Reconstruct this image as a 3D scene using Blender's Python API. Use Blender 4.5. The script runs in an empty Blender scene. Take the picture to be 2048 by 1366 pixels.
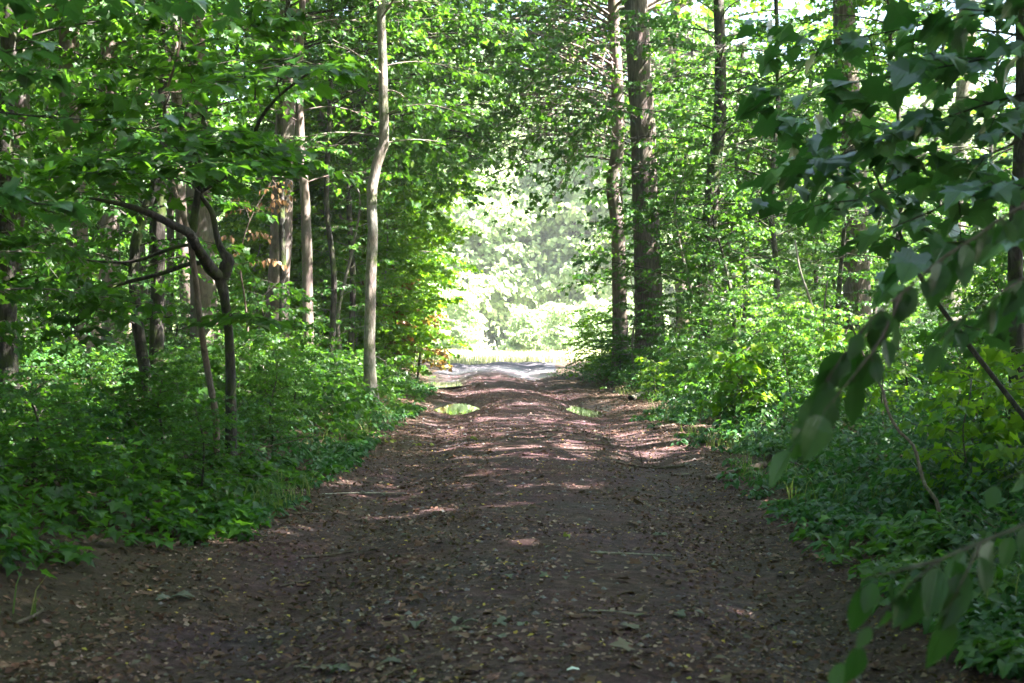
import bpy, math, random
import numpy as np
from mathutils import Vector

PI = math.pi
R = math.radians
C = bpy.context.scene.collection
FPX = 2844.0            # focal length in photo pixels (50 mm on 36 mm, 2048 px wide)
CAMZ = 1.2
SUN_AZ, SUN_EL = R(101), R(52)
SUN = np.array([math.sin(SUN_AZ)*math.cos(SUN_EL), math.cos(SUN_AZ)*math.cos(SUN_EL), math.sin(SUN_EL)])

# ------------------------------------------------------------------ noise
_prm = np.random.default_rng(5).integers(0, 256, 512)
_val = np.random.default_rng(6).random(256)*2-1
def vnoise(x, y, s=0):
    x = np.asarray(x, float)+s*17.3; y = np.asarray(y, float)+s*9.1
    xi = np.floor(x).astype(int); yi = np.floor(y).astype(int)
    fx = x-xi; fy = y-yi
    fx = fx*fx*(3-2*fx); fy = fy*fy*(3-2*fy)
    def h(a, b): return _val[_prm[(_prm[a & 255]+b) & 255] & 255]
    return (h(xi, yi)*(1-fx)+h(xi+1, yi)*fx)*(1-fy)+(h(xi, yi+1)*(1-fx)+h(xi+1, yi+1)*fx)*fy
def fbm(x, y, o=3, s=0):
    r = 0; a = 1.0
    for k in range(o):
        r = r+a*vnoise(np.asarray(x)*2**k, np.asarray(y)*2**k, s+k); a *= .5
    return r
def sm(x):
    x = np.clip(x, 0, 1); return x*x*(3-2*x)

# ------------------------------------------------------------------ terrain
def xc(y): return np.interp(y, [-60, 5, 12, 27, 36, 46, 60, 200], [0, .1, .2, .2, -.2, -.75, -.5, 0])
PUD = [(-1.07, 27.4, .55, 2.3, .15), (1.42, 27.2, .52, 2.1, .15), (-2.25, 42.5, .95, 4.2, .13), (.55, 46.5, .7, 3.0, .13)]
def hgt(x, y):
    x = np.asarray(x, float); y = np.asarray(y, float)
    u = x-xc(y)
    far = sm((y-49)/10)
    base = .14*sm((y-37)/8)+.20*sm((y-49)/9) - .10*sm((y-62)/12) + .004*np.maximum(y-75, 0)
    cb = -.03*np.exp(-((y-33)/4)**2)+.05*np.exp(-((y-16)/3)**2)
    bl = (.30*sm((-u-1.9)/1.6)+.35*sm((-u-4)/5))*(1-.8*far)
    br = ((.12+.62*sm((y-27)/9))*sm((u-2.2-.5*sm((y-25)/8))/2.0)+.2*sm((u-5)/6))*(1-.8*far)
    edge = np.exp(-(u/1.9)**6)*(1-far)
    rut = -.085*(np.exp(-((np.abs(u)-1.22)/.36)**2))*edge + .045*np.exp(-(u/.6)**2)*edge
    n = (.028-.008*sm((y-22)/6))*fbm(x*.6, y*.3, 3, 3)+.012*fbm(x*3.1, y*3.1, 2, 9)
    gravel = .10*fbm(x*.8, y*.5, 3, 21)*np.exp(-((y-56)/6)**2)
    z = base+cb*np.exp(-(u/2.4)**4)+bl+br+rut+n+gravel
    for px, py, rx, ry, d in PUD:
        z = z+.03*vnoise(x*2.3+py, y*.9)*np.exp(-(((x-px)/(rx*1.8))**2+((y-py)/(ry*1.6))**2))
        z = z-(d+.03)*np.exp(-(((x-px)/rx)**2+((y-py)/ry)**2)**1.5)
    return z
def at(px, py, Y):
    return np.array([(px-1024)/FPX*Y, Y, CAMZ-(py-683)/FPX*Y])
def ground(px, py):
    d = np.array([(px-1024)/FPX, 1.0, -(py-683)/FPX])
    Y = 3.0
    while Y < 140:
        p = d*Y
        if CAMZ+p[2] <= float(hgt(p[0], p[1])): break
        Y += .04
    return np.array([d[0]*Y, Y, float(hgt(d[0]*Y, Y))])

# ------------------------------------------------------------------ object helpers
def link(name, me, parent=None, loc=None):
    o = bpy.data.objects.new(name, me); C.objects.link(o)
    if parent is not None: o.parent = parent
    if loc is not None: o.location = [float(v) for v in loc]
    return o
def tag(o, label, cat, group=None, kind=None):
    if label: o['label'] = label
    if cat: o['category'] = cat
    if group: o['group'] = group
    if kind: o['kind'] = kind
    return o
def empty(name, loc, label, cat, group=None):
    o = link(name, None, None, loc); o.empty_display_size = .2
    return tag(o, label, cat, group)
def mesh(name, V, F, mat, smooth=False, rnd=None, fsz=None):
    """V (n,3); F flat int array with fsz vertices per face (array or scalar)"""
    me = bpy.data.meshes.new(name)
    V = np.asarray(V, np.float32); F = np.asarray(F, np.int32).ravel()
    if fsz is None: fsz = 3
    if np.isscalar(fsz): fsz = np.full(len(F)//fsz, fsz, np.int32)
    me.vertices.add(len(V)); me.vertices.foreach_set('co', V.ravel())
    me.loops.add(len(F)); me.loops.foreach_set('vertex_index', F)
    me.polygons.add(len(fsz)); st = np.concatenate([[0], np.cumsum(fsz)[:-1]]).astype(np.int32)
    me.polygons.foreach_set('loop_start', st)
    me.polygons.foreach_set('loop_total', np.asarray(fsz, np.int32))
    me.update(calc_edges=True)
    me.polygons.foreach_set('use_smooth', np.full(len(fsz), smooth))
    if rnd is not None:
        for k, arr in rnd.items():
            a = me.attributes.new(k, 'FLOAT', 'POINT'); a.data.foreach_set('value', np.asarray(arr, np.float32))
    if mat is not None: me.materials.append(mat)
    me.validate(clean_customdata=False)
    return me

# ------------------------------------------------------------------ leaf templates (x across, y along, z up) as triangle fans
def fan(outline, cz=.0, fold=.12, curl=-.15, c=(0, .35)):
    V = [(c[0], c[1], cz)]
    for x, y in outline:
        V.append((x, y, fold*abs(x)+curl*(y-.3)**2))
    n = len(outline)
    F = []
    for i in range(n): F += [0, 1+i, 1+(i+1) % n]
    return np.array(V), np.array(F)
mh = [(0.06, .02), (.2, -.10), (.42, .0), (.36, .14), (.62, .28), (.44, .36), (.52, .56), (.32, .54), (.26, .66), (.2, .78), (.1, .86), (0, 1.02)]
MAPLE_HI = fan([(0, .04)]+mh+[(-x, y) for x, y in mh[-2::-1]], .02, .10, -.22)
mm = [(.26, -.06), (.28, .14), (.56, .36), (.26, .50), (0, 1.0)]
MAPLE = fan([(0, .06)]+mm+[(-x, y) for x, y in mm[-2::-1]], .0, .12, -.2)
ml = [(.36, .06), (.46, .45), (.15, .62), (0, .98)]
MAPLE_LO = fan([(0, .0)]+ml+[(-x, y) for x, y in ml[-2::-1]], -.04, .1, -.2)
ov = [(.16, .10), (.28, .32), (.26, .55), (.14, .8), (0, 1.0)]
def folded(half, fold=.25, curl=-.3):
    """an oval leaf folded along the midrib"""
    V = [(0, 0, 0)]; F = []
    m = half[:-1]
    for x, y in m: V.append((0, y, curl*y*y*.5))
    V.append((0, 1, curl*.5))
    n = len(m)
    for s in (1, -1):
        b = len(V)
        for x, y in m: V.append((s*x, y, fold*x+curl*y*y*.5))
        for i in range(n+1):
            lo = 0 if i == 0 else i
            if i == 0: tri = [0, b, 1]; F += tri if s > 0 else tri[::-1]
            elif i < n:
                for tri in ([i, b+i-1, b+i], [i, b+i, i+1]): F += tri if s > 0 else tri[::-1]
            else:
                tri = [n, b+n-1, n+1]; F += tri if s > 0 else tri[::-1]
    return np.array(V, float), np.array(F)
OVAL = folded(ov)
OVAL_LO = folded([(.27, .4), (0, 1)], .25, -.3)
QUAD = (np.array([(0, 0, 0), (.42, .4, .07), (0, 1, -.12), (-.42, .45, .07)]), np.array([0, 1, 2, 0, 2, 3]))
HEART = folded([(.3, .05), (.36, .28), (.26, .58), (0, 1)], .3, -.35)

class Leaves:
    def __init__(s): s.P = []; s.D = []; s.N = []; s.S = []
    def add(s, P, D, N, S):
        s.P.append(P); s.D.append(D); s.N.append(N); s.S.append(S)
    def arrays(s):
        return np.concatenate(s.P), np.concatenate(s.D), np.concatenate(s.N), np.concatenate(s.S)
    def build(s, name, tpl, mat, rng, origin=(0, 0, 0), carve=True, clump=1.0):
        P, D, N, S = s.arrays()
        if carve:
            k = keep_mask(P, rng); P, D, N, S = P[k], D[k], N[k], S[k]
        if len(P) == 0: return None
        D = D/np.linalg.norm(D, axis=1, keepdims=True)
        X = np.cross(D, N); X /= np.linalg.norm(X, axis=1, keepdims=True)+1e-9
        N = np.cross(X, D)
        T, F = tpl
        k = len(T); n = len(P)
        wx = (.85+.3*rng.random(n))[:, None, None]
        V = P[:, None, :]+S[:, None, None]*(T[None, :, 0:1]*wx*X[:, None, :]+T[None, :, 1:2]*D[:, None, :]+T[None, :, 2:3]*(.4+1.4*rng.random(n))[:, None, None]*N[:, None, :])
        V = V.reshape(-1, 3)-np.asarray(origin)[None, :]
        FF = (F[None, :]+(np.arange(n)*k)[:, None]).ravel()
        rnd = np.clip(rng.random(n)*.7+.15+.25*vnoise(P[:, 0]*.9+P[:, 2]*.7, P[:, 1]*.9-P[:, 2]*.5, 4)*clump, 0, 1)
        vein = np.tile(np.abs(T[:, 0]), n)
        return mesh(name, V, FF, mat, False, {'rnd': np.repeat(rnd, k), 'side': vein})

class Wood:
    def __init__(s): s.V = []; s.F = []; s.n = 0
    def tube(s, pts, rad, sides=6, seg=None, cap=True, rough=0.0, rng=None):
        pts = np.asarray(pts, float); rad = np.asarray(rad, float)
        if seg:
            pts, rad = resample(pts, rad, seg)
        n = len(pts)
        T = np.gradient(pts, axis=0); T /= np.linalg.norm(T, axis=1, keepdims=True)+1e-9
        ref = np.array([1.0, .13, 0]) if abs(T[0][2]) > .6 else np.array([0, 0, 1.0])
        A = np.cross(T, ref); A /= np.linalg.norm(A, axis=1, keepdims=True)+1e-9
        B = np.cross(T, A)
        th = np.arange(sides)*2*PI/sides
        rr = rad[:, None]*np.ones(sides)[None, :]
        if rough and rng is not None:
            rr = rr*(1+rough*(rng.random((n, sides))-.5)+rough*np.sin(th*2+rng.random()*6)[None, :]*.5)
        V = pts[:, None, :]+rr[:, :, None]*(np.cos(th)[None, :, None]*A[:, None, :]+np.sin(th)[None, :, None]*B[:, None, :])
        b = s.n
        i = np.arange(n-1)[:, None]*sides; j = np.arange(sides)[None, :]; j2 = (j+1) % sides
        Q = np.stack([i+j, i+j2, i+sides+j2, i+sides+j], -1).reshape(-1, 4)+b
        s.V.append(V.reshape(-1, 3)); s.F.append(('q', Q))
        s.n += n*sides
        if cap:
            s.F.append(('n', (np.arange(sides)+b+(n-1)*sides)))
    def build(s, name, mat, origin=(0, 0, 0), smooth=True):
        V = np.concatenate(s.V)-np.asarray(origin)[None, :]
        F = []; z = []
        for k, q in s.F:
            F.append(q.ravel())
            z.append(np.full(len(q), 4) if k == 'q' else np.array([len(q)]))
        return mesh(name, V, np.concatenate(F), mat, smooth, None, np.concatenate(z))

def resample(P, r, seg):
    P = np.asarray(P, float); n = len(P)
    if n < 3:
        t = np.linspace(0, 1, seg+1)[:, None]
        return P[0]*(1-t)+P[-1]*t, np.interp(t[:, 0], np.linspace(0, 1, n), r)
    d = np.concatenate([[0], np.cumsum(np.linalg.norm(np.diff(P, axis=0), axis=1))]); d /= d[-1]
    t = np.linspace(0, 1, seg+1)
    E = np.vstack([2*P[0]-P[1], P, 2*P[-1]-P[-2]])
    out = []
    for a in t:
        i = min(np.searchsorted(d, a, 'right')-1, n-2); i = max(i, 0)
        f = (a-d[i])/max(d[i+1]-d[i], 1e-9)
        p0, p1, p2, p3 = E[i], E[i+1], E[i+2], E[i+3]
        out.append(.5*((2*p1)+(-p0+p2)*f+(2*p0-5*p1+4*p2-p3)*f*f+(-p0+3*p1-3*p2+p3)*f**3))
    return np.array(out), np.interp(t, d, r)

# ------------------------------------------------------------------ gaps in the canopy: sun patches (a leaf whose sun ray meets a patch may be missing)
SPOTS = []      # (center xyz, radius, strength)
def spot(px, py, r, st=.9, Y=None, sx=1.0, sy=1.0):
    c = ground(px, py) if Y is None else at(px, py, Y)
    SPOTS.append((c, r, st, sx, sy))
def keep_mask(P, rng):
    keep = np.ones(len(P), bool)
    U = rng.random(len(P))
    for c, r, st, sx, sy in SPOTS:
        q = P-c
        a = q@SUN
        d = q-a[:, None]*SUN[None, :]
        # ellipse measured on the ground: slide along the sun ray to the patch's height
        g = q-(q[:, 2:3]/SUN[2])*SUN[None, :]
        dd = np.sqrt((g[:, 0]/(r*sx))**2+(g[:, 1]/(r*sy))**2)
        keep &= ~((a > .6) & (dd < 1+.35*np.sin(P[:, 0]*9+P[:, 1]*5)) & (U < st))
    return keep

# ------------------------------------------------------------------ tree growing
def unit(v): return v/np.linalg.norm(v)
def frond(W, L, rng, start, az, length, rise=.25, droop=.35, rad=.02, ntw=10, twl=.7, nlf=8, ls=.1, sf=.25, flat=.5, sides=5, twigs=True, end=None, pts=None, hang=.38, nsp=.55):
    """one limb with side twigs, leaves set along the twigs in a loose flat spray"""
    t = np.linspace(0, 1, 9)
    if pts is not None:
        P, _ = resample(np.array(pts), np.ones(len(pts)), 8)
        length = np.linalg.norm(P[-1]-P[0])
    elif end is not None:
        s = np.asarray(start, float); e = np.asarray(end, float); length = np.linalg.norm(e-s)
        P = s+(e-s)*t[:, None]+np.array([0, 0, 1])*(4*t*(1-t)*droop*length*.3)[:, None]
        P[1:-1] += (rng.random((7, 3))-.5)*.05*length
    else:
        az_t = az+(rng.random()-.5)*.6*t+np.sin(t*5+rng.random()*6)*.12
        d = np.stack([np.cos(az_t), np.sin(az_t), rise-droop*2*t], 1)
        P = np.asarray(start)+np.concatenate([[np.zeros(3)], np.cumsum(d[:-1]*length/8, 0)])
    W.tube(P, rad*(1-t*.85), sides, cap=False)
    nt = ntw+1
    tt = np.concatenate([sf+(1-sf)*((np.arange(ntw)+.5*rng.random(ntw))/ntw), [1.0]])
    B = np.stack([np.interp(tt, t, P[:, k]) for k in range(3)], 1)
    G = np.gradient(P, axis=0); G = np.stack([np.interp(tt, t, G[:, k]) for k in range(3)], 1)
    H = np.arctan2(G[:, 1], G[:, 0])
    side = np.where(np.arange(nt) % 2 == 0, 1, -1)*(.75+.55*rng.random(nt)); side[-1] = 0
    ha = H+side
    tl = twl*(1.15-.6*tt)*(.6+.7*rng.random(nt))
    tz = (rng.random(nt)-.55)*flat*1.6
    D = np.stack([np.cos(ha), np.sin(ha), tz], 1)
    dr = -.25*rng.random(nt)
    if twigs:
        for i in range(nt):
            q = np.array([B[i], B[i]+D[i]*tl[i]*.5, B[i]+D[i]*tl[i]+np.array([0, 0, dr[i]*tl[i]])])
            W.tube(q, [rad*.28+.002, rad*.18+.0015, .0012], 3, cap=False)
    s = (.12+.88*(np.arange(nlf)+.6*rng.random((nt, nlf)))/nlf)
    base = B[:, None, :]+D[:, None, :]*(tl[:, None]*s)[:, :, None]
    base[:, :, 2] += dr[:, None]*tl[:, None]*s*s
    la = ha[:, None]+np.where(np.arange(nlf) % 2 == 0, 1, -1)[None, :]*(.5+.6*rng.random((nt, nlf)))
    n = nt*nlf
    la = la.ravel(); base = base.reshape(-1, 3)
    pitch = -hang-.55*rng.random(n)+.25*rng.standard_normal(n)*.6
    LD = np.stack([np.cos(la)*np.cos(pitch), np.sin(la)*np.cos(pitch), np.sin(pitch)], 1)
    size = ls*(.55+.7*rng.random(n))
    pos = base+np.stack([np.cos(la), np.sin(la), np.zeros(n)], 1)*(size*.35)[:, None]+(rng.random((n, 3))-.5)*ls*.5
    N = np.stack([rng.standard_normal(n)*nsp, rng.standard_normal(n)*nsp, np.ones(n)], 1)
    L.add(pos, LD, N, size)
    return P

def crown_limbs(W, L, rng, trunk, trad, z0, z1, n, l0, l1, ls, ntw, nlf, rise=.35, droop=.35, twl=.8, az=None, azs=PI, prad=.008, twigs=True, flat=.55, sides=5, sf=.2):
    """n limbs from the trunk between heights z0 and z1 (world), length l0 at the bottom to l1 at the top"""
    zs = trunk[:, 2]
    if ls < .2: ls *= .8; nlf = int(nlf*1.4)
    for i in range(n):
        f = (i+rng.random())/n
        z = z0+(z1-z0)*f
        p = np.array([np.interp(z, zs, trunk[:, k]) for k in range(3)])
        tr = float(np.interp(z, zs, trad))
        a = (i*2.4+rng.random()*.9) if az is None else az+(rng.random()-.5)*2*azs
        ln = (l0+(l1-l0)*f)*(.65+.6*rng.random())
        frond(W, L, rng, p, a, ln, rise*(.6+.8*rng.random()), droop*(.6+.8*rng.random()), min(prad*ln*.8+.006, tr*.55), max(4, int(ntw*ln/((l0+l1)*.5))), twl, nlf, ls, sf, flat, sides, twigs)

# ------------------------------------------------------------------ materials
def nodes(name):
    m = bpy.data.materials.new(name); m.use_nodes = True
    nt = m.node_tree; nt.nodes.clear()
    out = nt.nodes.new('ShaderNodeOutputMaterial')
    return m, nt, out
def ramp(nt, stops, fac=None, interp='LINEAR'):
    r = nt.nodes.new('ShaderNodeValToRGB'); r.color_ramp.interpolation = interp
    e = r.color_ramp.elements
    e[0].position, e[0].color = stops[0][0], (*stops[0][1], 1)
    e[1].position, e[1].color = stops[-1][0], (*stops[-1][1], 1)
    for p, c in stops[1:-1]:
        x = e.new(p); x.color = (*c, 1)
    if fac is not None: nt.links.new(fac, r.inputs[0])
    return r
def noise(nt, scale, detail=4, rough=.6, vec=None, dist=0):
    n = nt.nodes.new('ShaderNodeTexNoise'); n.inputs['Scale'].default_value = scale
    n.inputs['Detail'].default_value = detail; n.inputs['Roughness'].default_value = rough
    n.inputs['Distortion'].default_value = dist
    if vec is not None: nt.links.new(vec, n.inputs['Vector'])
    return n
def attr(nt, name):
    a = nt.nodes.new('ShaderNodeAttribute'); a.attribute_name = name; return a
def mixc(nt, fac, a, b, mode='MIX'):
    m = nt.nodes.new('ShaderNodeMix'); m.data_type = 'RGBA'; m.blend_type = mode
    for s, v in ((0, fac), (6, a), (7, b)):
        if hasattr(v, 'links') or isinstance(v, bpy.types.NodeSocket): nt.links.new(v, m.inputs[s])
        elif isinstance(v, (int, float)): m.inputs[s].default_value = v
        else: m.inputs[s].default_value = (*v, 1)
    return m.outputs[2]

def leaf_mat(name, stops, trans, tf=.42, rough=.45, spec=.32, veins=False):
    m, nt, out = nodes(name)
    col = ramp(nt, stops, attr(nt, 'rnd').outputs['Fac'])
    geo = nt.nodes.new('ShaderNodeNewGeometry')
    n = noise(nt, 1.1, 2, .5, geo.outputs['Position'])
    hs = nt.nodes.new('ShaderNodeHueSaturation')
    mr = nt.nodes.new('ShaderNodeMapRange'); mr.inputs['From Min'].default_value = .3; mr.inputs['From Max'].default_value = .7
    mr.inputs['To Min'].default_value = .75; mr.inputs['To Max'].default_value = 1.25
    nt.links.new(n.outputs['Fac'], mr.inputs['Value']); nt.links.new(mr.outputs[0], hs.inputs['Value'])
    nt.links.new(col.outputs[0], hs.inputs['Color'])
    c = hs.outputs[0]
    # fine blotches, paler underside
    n2 = noise(nt, 55, 3, .6, geo.outputs['Position'])
    c = mixc(nt, .22, c, n2.outputs['Color'], 'OVERLAY')
    back = mixc(nt, .22, c, (.12, .19, .07))
    c2 = mixc(nt, geo.outputs['Backfacing'], c, back)
    p = nt.nodes.new('ShaderNodeBsdfPrincipled'); p.inputs['Roughness'].default_value = rough
    p.inputs['Specular IOR Level'].default_value = spec
    nt.links.new(c2, p.inputs['Base Color'])
    t = nt.nodes.new('ShaderNodeBsdfTranslucent')
    tc = mixc(nt, .6, c, trans, 'MIX')
    nt.links.new(tc, t.inputs['Color'])
    mx = nt.nodes.new('ShaderNodeMixShader'); mx.inputs[0].default_value = tf
    nt.links.new(p.outputs[0], mx.inputs[1]); nt.links.new(t.outputs[0], mx.inputs[2])
    nt.links.new(mx.outputs[0], out.inputs[0])
    if veins:
        sd = attr(nt, 'side')
        w = nt.nodes.new('ShaderNodeMath'); w.operation = 'SINE'
        k = nt.nodes.new('ShaderNodeMath'); k.operation = 'MULTIPLY'; k.inputs[1].default_value = 60
        nt.links.new(sd.outputs['Fac'], k.inputs[0]); nt.links.new(k.outputs[0], w.inputs[0])
        b = nt.nodes.new('ShaderNodeBump'); b.inputs['Strength'].default_value = .12; b.inputs['Distance'].default_value = .002
        nt.links.new(w.outputs[0], b.inputs['Height']); nt.links.new(b.outputs[0], p.inputs['Normal'])
    return m

def bark_mat(name, c1, c2, c3, scale=1.0, moss=0.0, bump=.6, ridged=False):
    m, nt, out = nodes(name)
    tc = nt.nodes.new('ShaderNodeTexCoord')
    mp = nt.nodes.new('ShaderNodeMapping'); mp.inputs['Scale'].default_value = (1, 1, .14 if ridged else .35)
    nt.links.new(tc.outputs['Object'], mp.inputs[0])
    n1 = noise(nt, 22*scale if ridged else 9*scale, 8, .65, mp.outputs[0], .6)
    n2 = noise(nt, 2.2, 4, .6, tc.outputs['Object'])
    col = ramp(nt, [(.3, c1), (.52, c2), (.75, c3)], n1.outputs['Fac'])
    c = mixc(nt, .45, col.outputs[0], n2.outputs['Color'], 'OVERLAY')
    hs = nt.nodes.new('ShaderNodeHueSaturation'); hs.inputs['Saturation'].default_value = .75
    nt.links.new(c, hs.inputs['Color']); c = hs.outputs[0]
    if moss:
        n3 = noise(nt, 3.5, 5, .7, tc.outputs['Object'])
        r = ramp(nt, [(.62-moss*.3, (0, 0, 0)), (.72-moss*.2, (1, 1, 1))], n3.outputs['Fac'])
        c = mixc(nt, r.outputs[0], c, (.06, .085, .02))
    p = nt.nodes.new('ShaderNodeBsdfPrincipled'); p.inputs['Roughness'].default_value = .85
    p.inputs['Specular IOR Level'].default_value = .2
    nt.links.new(c, p.inputs['Base Color'])
    b = nt.nodes.new('ShaderNodeBump'); b.inputs['Strength'].default_value = bump; b.inputs['Distance'].default_value = .03
    nt.links.new(n1.outputs['Fac'], b.inputs['Height']); nt.links.new(b.outputs[0], p.inputs['Normal'])
    nt.links.new(p.outputs[0], out.inputs[0])
    return m

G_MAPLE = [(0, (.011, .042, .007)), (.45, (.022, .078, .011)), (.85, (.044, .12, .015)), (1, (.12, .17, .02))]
M = {}
M['maple'] = leaf_mat('maple_leaf_green', G_MAPLE, (.16, .40, .018), .44)
M['maple_near'] = leaf_mat('maple_leaf_deep_green', [(0, (.02, .07, .028)), (.6, (.035, .105, .035)), (1, (.08, .15, .04))], (.12, .34, .04), .35, .3, .9, True)
M['oval'] = leaf_mat('hazel_leaf_green', [(0, (.016, .058, .011)), (.6, (.034, .10, .017)), (1, (.085, .155, .025))], (.14, .36, .02), .42, .42, .5, True)
M['hazel'] = leaf_mat('hazel_leaf_dark_green', [(0, (.018, .055, .018)), (.6, (.03, .085, .02)), (1, (.06, .12, .03))], (.10, .30, .03), .35, .36, .6, True)
M['light'] = leaf_mat('light_green_leaf', [(0, (.03, .10, .016)), (.5, (.055, .155, .025)), (1, (.12, .22, .035))], (.26, .52, .025), .47)  # lighter copy of the maple green, sun coming through put into the colour
M['bright'] = leaf_mat('sunlit_leaf_green', [(0, (.03, .11, .008)), (.5, (.065, .18, .012)), (1, (.16, .24, .012))], (.32, .60, .015), .52)  # bright yellow green puts direct sun into the leaf colour
M['turning'] = leaf_mat('turning_leaf_orange', [(0, (.12, .045, .012)), (.45, (.17, .075, .015)), (.7, (.12, .11, .02)), (1, (.07, .14, .02))], (.32, .22, .03), .42)
M['dry'] = leaf_mat('withered_leaf_tan', [(0, (.16, .07, .03)), (.5, (.32, .17, .08)), (1, (.42, .26, .13))], (.5, .28, .12), .35)
M['canopy'] = leaf_mat('canopy_leaf_green', G_MAPLE, (.17, .42, .02), .46)
M['far'] = leaf_mat('far_tree_leaf', [(0, (.16, .24, .12)), (.5, (.27, .36, .19)), (1, (.42, .48, .28))], (.50, .62, .32), .5)  # foliage paled so its colour imitates overexposed sun
M['herb'] = leaf_mat('herb_leaf_green', [(0, (.011, .047, .016)), (.6, (.028, .09, .028)), (1, (.065, .14, .036))], (.09, .28, .04), .35, .42, .4, True)
M['litter'] = leaf_mat('litter_leaf_brown', [(0, (.035, .018, .013)), (.35, (.095, .042, .028)), (.6, (.16, .085, .06)), (.8, (.12, .11, .085)), (.9, (.24, .17, .11)), (.955, (.28, .16, .03)), (1, (.45, .36, .05))], (.2, .12, .05), .08, .7, .25)
M['crumb'] = leaf_mat('litter_crumbs', [(0, (.04, .018, .013)), (.3, (.11, .05, .037)), (.6, (.22, .125, .105)), (.82, (.36, .25, .21)), (.88, (.20, .20, .17)), (.95, (.40, .30, .20)), (1, (.5, .38, .08))], (.2, .12, .05), .08, .75, .25)
M['greywilt'] = leaf_mat('wilted_leaf_grey_green', [(0, (.085, .085, .068)), (1, (.17, .17, .14))], (.2, .25, .12), .08, .7, .2)
M['yellow'] = leaf_mat('fallen_leaf_yellow', [(0, (.30, .16, .03)), (.4, (.45, .30, .05)), (1, (.5, .42, .08))], (.4, .3, .05), .15, .6, .3)
M['yellowgreen'] = leaf_mat('fallen_leaf_yellow_green', [(0, (.16, .22, .04)), (1, (.30, .32, .07))], (.35, .4, .06), .25, .6, .3)
M['grass'] = leaf_mat('grass_blade', [(0, (.05, .11, .02)), (.6, (.12, .19, .04)), (1, (.32, .30, .12))], (.3, .42, .08), .35, .5, .3)
M['sunlit_grass'] = leaf_mat('meadow_grass_blade', [(0, (.22, .28, .10)), (.6, (.38, .38, .20)), (1, (.50, .47, .30))], (.45, .5, .25), .35, .6, .3)  # meadow blades paled in colour to imitate blown-out sunlight
M['beech'] = bark_mat('beech_bark', (.075, .05, .04), (.15, .11, .09), (.24, .19, .155), 1, .15, .35)
M['grey'] = bark_mat('grey_maple_bark', (.08, .068, .052), (.19, .16, .125), (.32, .28, .225), 2.6, .3, .7)
M['dark'] = bark_mat('dark_bark', (.015, .012, .010), (.05, .042, .035), (.13, .11, .095), 2.4, .4, .9)
M['oak'] = bark_mat('oak_bark', (.045, .03, .022), (.13, .095, .075), (.26, .20, .165), 1, .15, 1.0, True)
M['stick'] = bark_mat('stick_bark', (.05, .03, .02), (.13, .085, .06), (.27, .2, .15), 3, 0, .5)
M['palestick'] = bark_mat('weathered_wood', (.14, .11, .08), (.28, .23, .18), (.42, .36, .30), 3, 0, .4)
M['twig'] = bark_mat('twig_bark', (.05, .04, .03), (.11, .09, .07), (.18, .15, .12), 3, 0, .3)

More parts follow.
